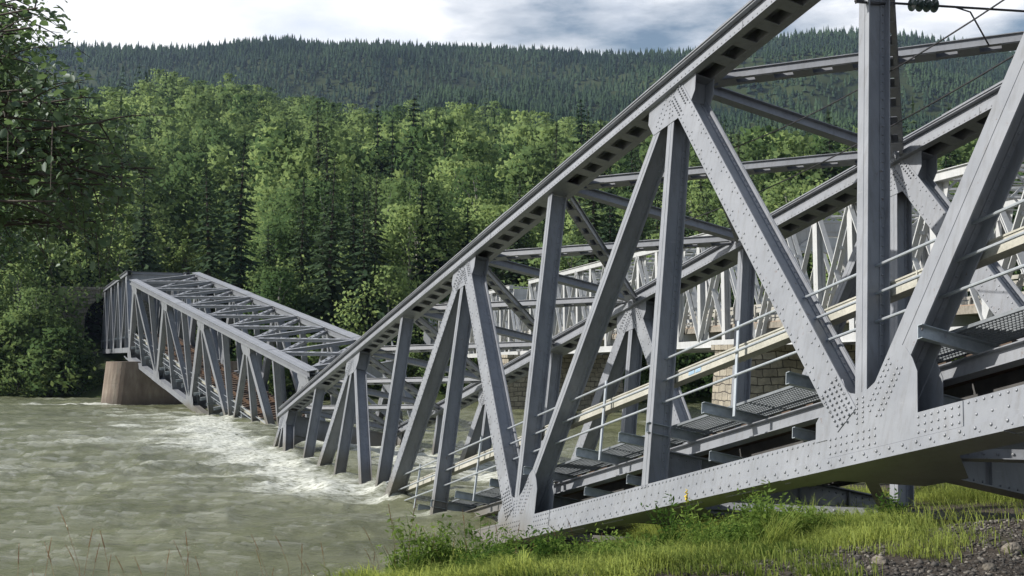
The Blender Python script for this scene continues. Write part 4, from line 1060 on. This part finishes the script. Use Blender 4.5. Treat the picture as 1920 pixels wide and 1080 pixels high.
for i in order:
    if not keep[i]: continue
    k = int(kind[i]); x, y, _, r2, r3 = cand[i]
    if count[k] >= LIM[k]:
        if k in rest: rest[k].append(i)
        elif k == 2: rest[0].append(i)
        continue
    count[k] += 1
    nm, on = names[k]; H, tm, cm = protos[nm][int(r3 * 997) % len(protos[nm])]
    s = (0.75 + 0.6 * r2) * (1 + 0.5 * float(smooth(120, 260, y)))
    if k == 2: s = (0.55 if y < 160 else 0.95) * (0.8 + 0.5 * r2)
    if k == 0 and row[i] < 14: s *= 0.75
    o = empty(on, (x, y, float(cz[i]) - 0.15)); o.rotation_euler = ((r2 - 0.5) * 0.08, (r3 - 0.5) * 0.08, r3 * 6.28 * 7)
    o.scale = (s * (0.9 + 0.25 * r3), s * (0.9 + 0.25 * r3), s)
    put("trunk" if k < 3 else "stem", tm, o); put("crown" if k < 3 else "foliage", cm, o)
    hy, hx = zone(b1x[i], b1y[i], y); sz = "tall" if s * H > 14 else "medium" if s * H > 9 else "small"
    kn = {0: "pale green birch", 1: "dark green spruce", 2: "bright green young birch", 3: "leafy green bush"}[k]
    tag(o, f"{sz} {kn} {hy}, {hx}", "bush" if k == 3 else "tree", {0: "birches on the far hillside", 1: "spruces on the far hillside", 2: "young birch thicket on the far bank", 3: "bushes along the far bank"}[k])

rg = np.random.default_rng(67); bx_ = -62.0
while bx_ < 28:
    for q in range(2):
        x = bx_ + rg.normal() * 0.5; y = float(far_y(x)) + 0.8 + q * 2.6 + rg.random() * 1.6; z = float(height(x, y))
        ra = np.array([x, y]) - PT[:2]; sa = ra @ uT[:2]; qa = ra @ nT[:2]
        if -8 < sa < 34 and -2.5 < qa < 8: continue
        H, tm, cm = protos['bush'][int(rg.integers(3))]; s = 0.6 + 0.7 * rg.random() + (0.5 * rg.random() if x < -30 else 0)
        o = empty("riverside_bush", (x, y, z - 0.4)); o.rotation_euler.z = rg.random() * 6.28; o.scale = (s * 1.15, s * 1.15, s)
        put("stem", tm, o); put("foliage", cm, o); px_, py_ = proj(x, y, z)
        tag(o, f"{'large' if s > 1 else 'small'} leafy bush overhanging the water's edge, {zone(px_, py_, y)[1]}", "bush", "bushes along the far bank")
    bx_ += 1.5

for k, (s_, q_, sc) in enumerate(((20, -5.5, 1.3), (24, -6.5, 1.5), (27, -4.6, 1.2), (30, -5.6, 1.5), (32, -3.8, 1.1), (22, -8.0, 1.4), (28, -8.5, 1.7), (34, -6.8, 1.5), (35, -4.6, 0.9))):
    P_ = PT + uT * s_ + nT * q_; H, tm, cm = protos['bush'][k % 3]
    o = empty("riverside_bush", (float(P_[0]), float(P_[1]), float(height(P_[0], P_[1])) - 0.2)); o.rotation_euler.z = k * 1.7; o.scale = (sc, sc, sc)
    put("stem", tm, o); put("foliage", cm, o); tag(o, "leafy bush on the far bank in front of the tunnel wall", "bush", "bushes by the tunnel")

def scatter(name, label, proto_list, ids, mat, seed, kindlabel):
    rg = np.random.default_rng(seed); Vs = []; Ts = []; Ns = []
    for i in ids:
        V, Nv = proto_list[int(rg.integers(len(proto_list)))]; a = rg.random() * 6.28; s = 1.1 + 0.6 * rg.random()
        ca, sa = math.cos(a), math.sin(a); w = s * (0.9 + 0.3 * rg.random())
        P = np.empty_like(V); P[:, 0] = (V[:, 0] * ca - V[:, 1] * sa) * w + cand[i, 0]; P[:, 1] = (V[:, 0] * sa + V[:, 1] * ca) * w + cand[i, 1]; P[:, 2] = V[:, 2] * s + cz[i] - 0.2
        Vs.append(P); Ts.append(np.full(len(V), rg.random()))
        if Nv is not None: Ns.append(np.stack([Nv[:, 0] * ca - Nv[:, 1] * sa, Nv[:, 0] * sa + Nv[:, 1] * ca, Nv[:, 2]], 1))
    V = np.concatenate(Vs); me = np_mesh(name, V, quad_faces(len(V) // 4), mat, np.concatenate(Ts), np.concatenate(Ns) if Ns else None)
    tag(put(name, me), label, kindlabel, kind="stuff")
bp = [(birch_parts(500 + s, H, r_, 44, 17, 0.34)[1], birch_parts.N) for s, (H, r_) in enumerate(((13, 3.8), (15, 4.2), (11, 3.9), (14, 3.5)))]
sp = [(spruce_parts(600 + s, H, r_, 17, 8, 2)[1], None) for s, (H, r_) in enumerate(((17, 2.6), (14, 2.4), (19, 2.8), (15, 2.1)))]
scatter("birch_wood", "pale green birch wood covering the upper part of the near hillside", bp, rest[0], M['birch_s'], 71, "wood")
scatter("spruce_wood", "dark spruce wood covering the upper part of the near hillside", sp, rest[1], M['spruce_s'], 72, "wood")

# far mountain side: spruce forest that reads as one mass
def far_forest():
    rg = np.random.default_rng(81); pts = []
    y = 470.0
    while y < 1640:
        st_ = 4.5 + (y - 470) * 0.0012
        n = int(1.12 * y / st_); xs = -0.56 * y + st_ * np.arange(n) + rg.normal(size=n) * st_ * 0.4
        pts.append(np.stack([xs, y + rg.normal(size=n) * st_ * 0.5], 1)); y += st_ * (1.25 if y < 1380 else 0.9)
    P = np.concatenate(pts)
    # clearings and thinner strips
    g = fbm(P[:, 0] * 0.006, P[:, 1] * 0.004, 91, 4); P = P[(rg.random(len(P)) < np.where(g > 0.56, 0.6, 1.0)) | (P[:, 1] > 1420)]
    z = height(P[:, 0], P[:, 1]); n = len(P)
    V0 = []; F0 = []
    for (zb, zt_, r_) in ((0.02, 0.55, 1.0), (0.3, 0.8, 0.72), (0.58, 1.0, 0.45)):
        k = len(V0)
        for q in range(6): a = q * math.pi / 3 + zb * 3; V0.append((r_ * math.cos(a), r_ * math.sin(a), zb - (0.05 if q % 2 else 0)))
        V0.append((0, 0, zt_)); F0 += [(k + q, k + (q + 1) % 6, k + 6) for q in range(6)]
    V0 = np.array(V0); F0 = np.array(F0); H = (5 + 9.5 * rg.random(n) ** 1.8)[:, None]; rad = (1.7 + 1.3 * rg.random(n))[:, None] * (0.75 + H / 40)
    a = rg.random(n) * 6.28; ca, sa = np.cos(a)[:, None], np.sin(a)[:, None]; jit = 1 + 0.25 * rg.normal(size=(n, len(V0)))
    X = (V0[None, :, 0] * ca - V0[None, :, 1] * sa) * rad * jit + P[:, :1]; Y_ = (V0[None, :, 0] * sa + V0[None, :, 1] * ca) * rad * jit + P[:, 1:2]
    Z = V0[None, :, 2] * H + z[:, None] - 0.5
    V = np.stack([X, Y_, Z], -1).reshape(-1, 3); F = (F0[None] + (np.arange(n) * len(V0))[:, None, None]).reshape(-1, 3)
    tn = np.clip(0.35 * rg.random(n) + 1.1 * (fbm(P[:, 0] * 0.01, P[:, 1] * 0.01, 95, 3) - 0.25), 0, 1)
    me = np_mesh("spruce_forest", V, F, M['far_s'], np.repeat(tn, len(V0)))
    tag(put("spruce_forest", me), "dark blue green spruce forest on the distant mountain ridge", "forest", kind="stuff")
far_forest()

# ------------------------------------------------------------------ near bank vegetation
def bank_grass():
    rg = np.random.default_rng(101); n = 330000
    y = 8.0 + 15 * rg.random(n) ** 1.25; x = edge_x(y) + 0.15 + rg.random(n) ** 1.2 * 13
    g = fbm(x * 0.8, y * 0.8, 7, 4); soil = fbm(x * 0.35, y * 0.35, 15, 3)
    gravel = smooth(0.0, 1.0, (8.55 + 0.42 * x + 1.5 * (g - 0.45) * 3 + 1.2 * (vnoise(x * 3.1, y * 3.1, 77) - 0.5) - y) / 1.0)
    shade = smooth(3.4, 5.0, x + 0.8 * (g - 0.45) * 3 - 0.12 * (y - 12)) * (1 - 0.7 * smooth(20, 22, y) * smooth(5, 7, x))
    k = (rg.random(n) > gravel * 1.02) & (rg.random(n) > shade * 0.97) & (g > 0.28) & (x < 0.5 * y + 2) & ((x > -0.14 * y - 0.25) | (rg.random(n) < 0.12))
    x, y, g = x[k], y[k], g[k]; n = len(x); z = height(x, y)
    tall = smooth(0.40, 0.60, fbm(x * 0.7, y * 0.7, 33, 3)) * smooth(10.5, 13.5, y); tuft = smooth(0.55, 0.8, vnoise(x * 2.6, y * 2.6, 55)); h = 0.03 + 0.10 * rg.random(n) ** 1.5 + 0.16 * tuft * rg.random(n) + 0.40 * tall * rg.random(n)
    az = rg.random(n) * 6.28; lean = 0.4 + 1.0 * rg.random(n) + 0.5 * tall; wd = 0.0022 + 0.0026 * rg.random(n)
    dx = np.cos(az) * 0.85 - 0.4; dy = np.sin(az) * 0.85; bx, by = -np.sin(az) * wd, np.cos(az) * wd
    P0 = np.stack([x, y, z - 0.02], 1); P1 = np.stack([x + dx * lean * h * 0.35, y + dy * lean * h * 0.35, z + h * 0.62], 1); P2 = np.stack([x + dx * lean * h, y + dy * lean * h, z + h * (1.0 - 0.35 * lean)], 1)
    B = np.stack([bx, by, np.zeros(n)], 1)
    V = np.stack([P0 - B, P0 + B, P1 + B, P1 - B, P2 + B * 0.2, P2 - B * 0.2], 1).reshape(-1, 3)
    o6 = np.arange(n)[:, None] * 6; F = np.concatenate([o6 + np.array([[0, 1, 2, 3]]), o6 + np.array([[3, 2, 4, 5]])])
    tn = np.repeat(np.clip(0.05 + 0.9 * (vnoise(x * 1.3, y * 1.3, 66) - 0.2) + 0.6 * rg.random(n) ** 1.3 + 0.2 * tall, 0, 1.3), 6)
    tag(put("grass", np_mesh("grass", V, F, M['grass'], tn)), "bright sunlit grass on the near bank below the truss", "grass", kind="stuff")
    # dry stalks with seed heads
    rg = np.random.default_rng(103); n = 190; y = 7.2 + 7 * rg.random(n) ** 1.4; x = edge_x(y) + 0.2 + rg.random(n) ** 1.8 * (2.5 + 0.15 * y); z = height(x, y)
    mbv = []; tv = []
    for i in range(n):
        h = 0.35 + 0.45 * rg.random(); a = rg.random() * 6.28; lx, ly = math.cos(a) * 0.2 * h - 0.06, math.sin(a) * 0.2 * h
        for (w0, f0, f1) in ((0.0016, 0, 0.5), (0.0013, 0.5, 0.86), (0.0034, 0.80, 0.92), (0.0022, 0.92, 1.0)):
            for rot in (0, 1):
                ex, ey = (w0, 0) if rot else (0, w0)
                p0 = (x[i] + lx * f0 ** 2, y[i] + ly * f0 ** 2, z[i] + h * f0); p1 = (x[i] + lx * f1 ** 2, y[i] + ly * f1 ** 2, z[i] + h * f1)
                mbv += [(p0[0] - ex, p0[1] - ey, p0[2]), (p0[0] + ex, p0[1] + ey, p0[2]), (p1[0] + ex, p1[1] + ey, p1[2]), (p1[0] - ex, p1[1] - ey, p1[2])]; tv += [rg.random()] * 4
    tag(put("dry_grass", np_mesh("dry_grass", np.array(mbv), quad_faces(len(mbv) // 4), M['dry'], tv)), "thin dry reddish grass stalks in front of the water", "grass", kind="stuff")
bank_grass()

def weed_mesh(seed, h, nst, leaf):
    rg = np.random.default_rng(seed); mb = MB(); pts = []
    for s in range(nst):
        a = rg.random() * 6.28; ln = 0.15 + 0.4 * rg.random(); hh = h * (0.6 + 0.4 * rg.random())
        path = [(math.cos(a) * ln * hh * t ** 1.4, math.sin(a) * ln * hh * t ** 1.4, hh * t) for t in (0, 0.35, 0.7, 1)]
        mb.tube(path, [0.007, 0.006, 0.004, 0.002], 4)
        for k in range(int(20 + 18 * rg.random())):
            t = 0.15 + 0.85 * rg.random(); c = np.array([math.cos(a) * ln * hh * t ** 1.4, math.sin(a) * ln * hh * t ** 1.4, hh * t]); pts.append(c + rg.normal(size=3) * 0.05)
    pts = np.array(pts); V = leaf_quads(pts, leaf * (0.6 + 0.7 * rg.random(len(pts))), rg, 1.2, 0.5, 0.34)
    return mb.mesh("stem", M['weed']), np_mesh("foliage", V, quad_faces(len(V) // 4), M['weed'])
weeds = [weed_mesh(700, 0.75, 15, 0.048), weed_mesh(701, 0.55, 16, 0.040), weed_mesh(702, 0.9, 12, 0.045), weed_mesh(703, 0.45, 18, 0.036)]
rg = np.random.default_rng(111); nw = 0
wt = rg.random(170); wx = -1.0 + 4.9 * wt + rg.normal(size=170) * 0.35; wy = 10.6 + 0.45 * wx + np.abs(rg.normal(size=170)) * 1.3 + 9.0 * (rg.random(170) < 0.25) * rg.random(170)
wz = height(wx, wy)
for x, y, z in zip(wx, wy, wz):
    if x < edge_x(y) + 0.1 or y < 9.3 + 0.42 * x + 0.8 or y < 8.3: continue
    if x > 0.34 * y or x < -0.125 * y or rg.random() < 0.1: continue
    k = int(rg.integers(4)); s = 0.35 + 0.55 * rg.random() ** 1.4
    o = empty("weed_plant", (float(x), float(y), float(z) - 0.03)); o.rotation_euler.z = rg.random() * 6.28; o.scale = (s, s, s)
    put("stem", weeds[k][0], o); put("foliage", weeds[k][1], o)
    size = "tall" if (0.75, 0.55, 0.95, 0.45)[k] * s > 0.7 else "low"
    where = "at the water's edge" if x - edge_x(y) < 1.3 else "under the sloping bottom chord" if y > 16 else "on the open grassy bank"
    tag(o, f"{size} leafy green weed growing {where}", "plant", "weeds on the near bank")
# goldenrod in front of the bottom chord
go = empty("goldenrod", (2.02, 13.6, float(height(2.02, 13.6)) - 0.02)); tag(go, "tall weed with a yellow flower head standing against the bottom chord", "plant")
mb = MB(); mb.tube([(0, 0, 0), (0.02, 0, 0.5), (0.0, 0.02, 0.86)], [0.007, 0.006, 0.004], 5); mb.build("stem", M['weed'], go)
rgq = np.random.default_rng(5); mb = MB()
mb.tube([(0.016 * math.sin(k * 2.1), 0.02 + 0.016 * math.cos(k * 1.7), 0.80 + 0.014 * k) for k in range(12)], [(0.004, 0.014, 0.006, 0.018, 0.007, 0.015, 0.005, 0.013, 0.005, 0.009, 0.004, 0.002)[k] for k in range(12)], 7); mb.build("flower_head", M['bloom'], go)
cpt = np.stack([rgq.normal(size=26) * 0.05, rgq.normal(size=26) * 0.05, 0.15 + 0.6 * rgq.random(26)], 1); V = leaf_quads(cpt, 0.05, rgq, 1, 0.5, 0.3); put("foliage", np_mesh("foliage", V, quad_faces(26), M['weed']), go)

# arching tufts of long grass
def tuft_mesh(seed, h, n=150):
    rg = np.random.default_rng(seed); V = []; T = []
    for i in range(n):
        a = rg.random() * 6.28 if rg.random() < 0.55 else 0.5 * rg.normal(); L = h * (0.5 + 0.6 * rg.random()); bend = 0.5 + 0.7 * rg.random(); w = 0.004 + 0.003 * rg.random()
        x0, y0 = rg.normal() * 0.09, rg.normal() * 0.09; pts = []
        for k in range(6):
            t = k / 5; th = math.pi / 2 - bend * 1.5 * t ** 1.2
            if k == 0: r_, z_ = 0.0, 0.0
            else: r_ += L / 5 * math.cos(th); z_ += L / 5 * math.sin(th)
            pts.append(np.array([x0 + math.cos(a) * r_, y0 + math.sin(a) * r_, z_]))
        b = np.array([-math.sin(a), math.cos(a), 0]); tv = rg.random()
        for k in range(5):
            w0, w1 = w * (1 - k / 5.5), w * (1 - (k + 1) / 5.5)
            V += [pts[k] - b * w0, pts[k] + b * w0, pts[k + 1] + b * w1, pts[k + 1] - b * w1]; T += [tv * 0.7 + 0.09 * k] * 2 + [tv * 0.7 + 0.09 * (k + 1)] * 2
    return np_mesh("blades", np.array(V), quad_faces(len(V) // 4), M['grass'], T)
tm_ = [tuft_mesh(801, 0.62), tuft_mesh(802, 0.5), tuft_mesh(803, 0.75)]
rg = np.random.default_rng(131)
for k, (x, y) in enumerate(((2.55, 12.3), (2.85, 12.0), (3.15, 12.5), (3.45, 12.2), (2.2, 12.9), (1.6, 11.9), (3.0, 11.5), (0.9, 11.6), (3.75, 12.6), (0.3, 12.2), (1.2, 12.8), (2.5, 11.2))):
    o = put("grass_tuft", tm_[k % 3], None, (x, y, float(height(x, y)) - 0.02)); o.rotation_euler.z = 0.6 * rg.normal(); s_ = 0.45 + 0.35 * rg.random(); o.scale = (s_, s_, s_)
    tag(o, "arching tuft of long yellow green grass in front of the bottom chord", "grass tuft", "tufts of long grass on the bank")

# gravel and stones
def stones():
    rg = np.random.default_rng(121); n = 60000
    y = 7.2 + 7.5 * rg.random(n) ** 1.3; x = -1 + 9 * rg.random(n)
    g = fbm(x * 0.8, y * 0.8, 7, 4); k = (8.45 + 0.40 * x + 1.5 * (g - 0.45) * 3 - y + 0.4 * rg.normal(size=n) + 1.2 * smooth(3.6, 4.8, x) > 0.4 * rg.normal(size=n)); x, y = x[k], y[k]; n = len(x); z = height(x, y)
    ico = []; ph = (1 + 5 ** 0.5) / 2
    for s in (-1, 1):
        for t in (-ph, ph): ico += [(0, s, t), (s, t, 0), (t, 0, s)]
    ico = np.array(ico, float); ico /= np.linalg.norm(ico[0])
    import itertools
    F = [f for f in itertools.combinations(range(12), 3) if all(abs(np.linalg.norm(ico[f[i]] - ico[f[j]]) - 1.0515) < 0.01 for i, j in ((0, 1), (1, 2), (0, 2)))]
    F = np.array([f if np.dot(np.cross(ico[f[1]] - ico[f[0]], ico[f[2]] - ico[f[0]]), ico[f[0]]) > 0 else (f[0], f[2], f[1]) for f in F])
    s = (0.005 + 0.020 * rg.random(n) ** 5.0)[:, None, None]; q = ico[None] * (1 + 0.22 * rg.normal(size=(n, 12, 1))) * np.stack([0.8 + 0.7 * rg.random(n), 0.8 + 0.7 * rg.random(n), 0.45 + 0.4 * rg.random(n)], 1)[:, None]
    V = (q * s + np.stack([x, y, z + 0.3 * s[:, 0, 0]], 1)[:, None]).reshape(-1, 3); FF = (F[None] + (np.arange(n) * 12)[:, None, None]).reshape(-1, 3)
    m, nn, l, b = nodes_of("grey_gravel_stone"); a = nn.new("ShaderNodeAttribute"); a.attribute_name = "tint"
    r = ramp(nn, l, a.outputs["Fac"], [(0.0, (0.03, 0.027, 0.024)), (0.7, (0.085, 0.077, 0.068)), (1.0, (0.24, 0.22, 0.19))]); l.new(r.outputs["Color"], b.inputs["Base Color"]); b.inputs["Roughness"].default_value = 0.9
    tag(put("gravel", np_mesh("gravel", V, FF, m, np.repeat(rg.random(n), 12))), "loose grey gravel and pebbles on the near bank", "gravel", kind="stuff")
    M['stone'] = mat_surface("bank_boulder", (0.09, 0.08, 0.065), (0.26, 0.23, 0.19), 6, 0.9, 0, 0.6, 0.03)
    import bmesh
    for k, (bx, by, r_, lb) in enumerate(((4.15, 14.7, 0.26, "mossy brown boulder lying in the grass under the bottom chord"), (0.55, 24.4, 0.38, "brown boulder half hidden by weeds where the chord meets the water"),
                                          (2.9, 9.3, 0.06, "fist sized pale stone on the gravel in the middle"), (4.2, 9.9, 0.08, "flat grey stone on the gravel near the bridge shadow"), (3.7, 9.15, 0.05, "small rounded stone at the bottom edge of the gravel"))):
        bm = bmesh.new(); bmesh.ops.create_icosphere(bm, subdivisions=3, radius=r_)
        for v in bm.verts:
            f = 1 + 0.5 * (fbm(v.co.x * 2.2 / r_ + k * 9, v.co.y * 2.2 / r_ + v.co.z * 3 / r_, 131, 3) - 0.45); v.co *= float(f); v.co.z *= 0.75
        me = bpy.data.meshes.new("boulder"); bm.to_mesh(me); bm.free(); me.materials.append(M['stone'])
        tag(put("boulder", me, None, (bx, by, float(height(bx, by)) + r_ * 0.3)), lb, "rock")
stones()

# ------------------------------------------------------------------ alder overhanging from the left
def alder():
    rg = np.random.default_rng(141)
    base = Vector((-4.6, 6.4, float(height(-4.6, 6.4)) - 0.2))
    root = empty("alder_tree", base); tag(root, "leafy broadleaved tree whose shaded branches hang in from the left edge", "tree")
    tr = MB(); tr.tube([(0, 0, 0), (0.05, 0, 1.5), (-0.05, 0.1, 3.2), (0.1, 0.1, 5.2), (0.2, 0.2, 7.2)], [0.16, 0.14, 0.12, 0.08, 0.03], 9); tr.build("trunk", M['bark'], root)
    br = MB(); leaves = []; dirs = []
    def limb(p0, p1, sag, r0, n_tw, tw_len):
        p0 = Vector(p0); p1 = Vector(p1); pts = []
        for k in range(9):
            t = k / 8; q = p0.lerp(p1, t) + Vector((rg.normal() * 0.03, rg.normal() * 0.03, -sag * t * t + rg.normal() * 0.02)); pts.append(q)
        br.tube(pts, [r0 * (1 - 0.85 * k / 8) + 0.003 for k in range(9)], 5)
        for w in range(n_tw):
            t = 0.25 + 0.75 * rg.random(); k = min(int(t * 8), 7); q = pts[k].lerp(pts[k + 1], t * 8 - k)
            d = (p1 - p0).normalized() * 0.6 + Vector((rg.normal() * 0.6, rg.normal() * 0.6, rg.normal() * 0.45 - 0.15)); d.normalize(); L = tw_len * (0.5 + 0.8 * rg.random())
            tw = [q + d * (L * s / 4) + Vector((0, 0, -0.22 * L * (s / 4) ** 2)) for s in range(5)]
            br.tube(tw, [0.005, 0.004, 0.003, 0.002, 0.0015], 3)
            for s in range(int(7 + L * 34)):
                f = 0.15 + 0.85 * rg.random(); k2 = min(int(f * 4), 3); c = tw[k2].lerp(tw[k2 + 1], f * 4 - k2)
                off = Vector((rg.normal(), rg.normal(), rg.normal() - 0.2)) * 0.045; leaves.append(tuple(c + off)); dirs.append(tuple(d + off * 12))
    # limbs end at points spread over the crown that overhangs the bank (root-local coordinates)
    def L_(px, py, y): # a point in the air over the bank, root-local
        z = (540 - py) / 2187; c, s = math.cos(PITCH), math.sin(PITCH); dy, dz = c - z * s, s + z * c
        return Vector(((px - 960) / 2187 * y / dy, y, dz / dy * y)) - base
    ends = []
    for k in range(76):
        zz = 0.19 + 0.81 * rg.random() ** 0.9; yy = 5.4 + 2.8 * rg.random()
        lim = np.interp(zz, [0, 0.08, 0.19, 0.28, 0.46, 0.56, 0.65, 0.72, 0.83, 1.0], [0.10, 0.30, 0.66, 0.74, 1.0, 0.62, 0.60, 0.18, 0.20, 0.34])
        fx = -0.47 + (0.47 - 0.29) * lim * rg.random() ** 0.36           # sideways reach as a share of the distance
        ends.append(Vector((fx * yy, yy, yy * (0.075 + 0.25 * zz))) - base)
    for e in ends:
        st_ = Vector((0.05, 0.05, max(1.2, e.z - 0.1 - 0.5 * rg.random() + 0.3))); limb(st_, e, 0.10, 0.011, 13, 0.36)
    # the upper crown, above the picture, whose shade dapples the bank
    for k in range(60):
        a = rg.random() * 6.28; ph_ = rg.random() * 2 - 1; rr = 0.55 + 0.45 * rg.random()
        e = Vector((-4.6 + 2.2 * rr * math.cos(a), 8.0 + 2.0 * rr * math.sin(a), 6.6 + 1.7 * ph_ * rr)) - base
        limb(Vector((0.1, 0.1, max(2.5, e.z - 1.2))), e, 0.15, 0.016, 10, 0.5)
    br.build("branch", M['bark'], root)
    c = np.array(leaves); dd = np.array(dirs); n = len(c); dd /= np.linalg.norm(dd, axis=1)[:, None] + 1e-9
    nr = rg.normal(size=(n, 3)) * 0.55 + np.array([-0.15, -0.35, 0.85]); nr /= np.linalg.norm(nr, axis=1)[:, None]
    t = dd + np.array([0, 0, -0.5]) + rg.normal(size=(n, 3)) * 0.4; t -= nr * np.sum(t * nr, 1)[:, None]; t /= np.linalg.norm(t, axis=1)[:, None] + 1e-9; b = np.cross(nr, t)
    s = (0.014 + 0.015 * rg.random(n))[:, None]
    # a leaf folded along the midrib: six outline points and two midrib points
    oo = [(-1.0, 0, 0), (-0.35, 0.62, 0.16), (0.45, 0.55, 0.14), (1.05, 0, -0.1), (0.45, -0.55, 0.14), (-0.35, -0.62, 0.16)]
    V = np.stack([c + t * s * a_ + b * s * b_ + nr * s * c_ for a_, b_, c_ in oo], 1).reshape(-1, 3); o6 = np.arange(n)[:, None] * 6
    F = np.concatenate([o6 + np.array([[0, 3, 2, 1]]), o6 + np.array([[0, 5, 4, 3]])])
    put("crown", np_mesh("crown", V, F, M['alder'], np.repeat(np.clip(0.15 + 0.5 * rg.random(n), 0, 1), 6)), root)
alder()

# small things on the far bank
pl = empty("utility_pole", (-14.0, 131.0, float(height(-14.0, 131.0)))); tag(pl, "plain grey wooden utility pole on the far bank behind the dip in the bridge", "utility pole")
mb = MB(); mb.tube([(0, 0, -0.5), (0, 0, 5), (0, 0, 9)], [0.16, 0.14, 0.12], 8); mb.build("pole", M['birch_bark'], pl)
mb = MB(); mb.box(-0.9, 0.9, -0.06, 0.06, 8.4, 8.52); mb.build("crossarm", M['bark'], pl)

# ------------------------------------------------------------------ air
hz = MB(); hz.box(-1500, 1500, -60, 2000, -12, 620)
hm = bpy.data.materials.new("valley_haze"); hm.use_nodes = True; hn = hm.node_tree.nodes; hn.clear()
ho = hn.new("ShaderNodeOutputMaterial"); hv = hn.new("ShaderNodeVolumePrincipled"); hv.inputs["Color"].default_value = (0.55, 0.70, 1.0, 1); hv.inputs["Density"].default_value = 0.00008; hv.inputs["Anisotropy"].default_value = 0.2
hm.node_tree.links.new(hv.outputs[0], ho.inputs["Volume"])
tag(hz.build("haze", hm), "pale blue valley haze", "haze", kind="stuff")
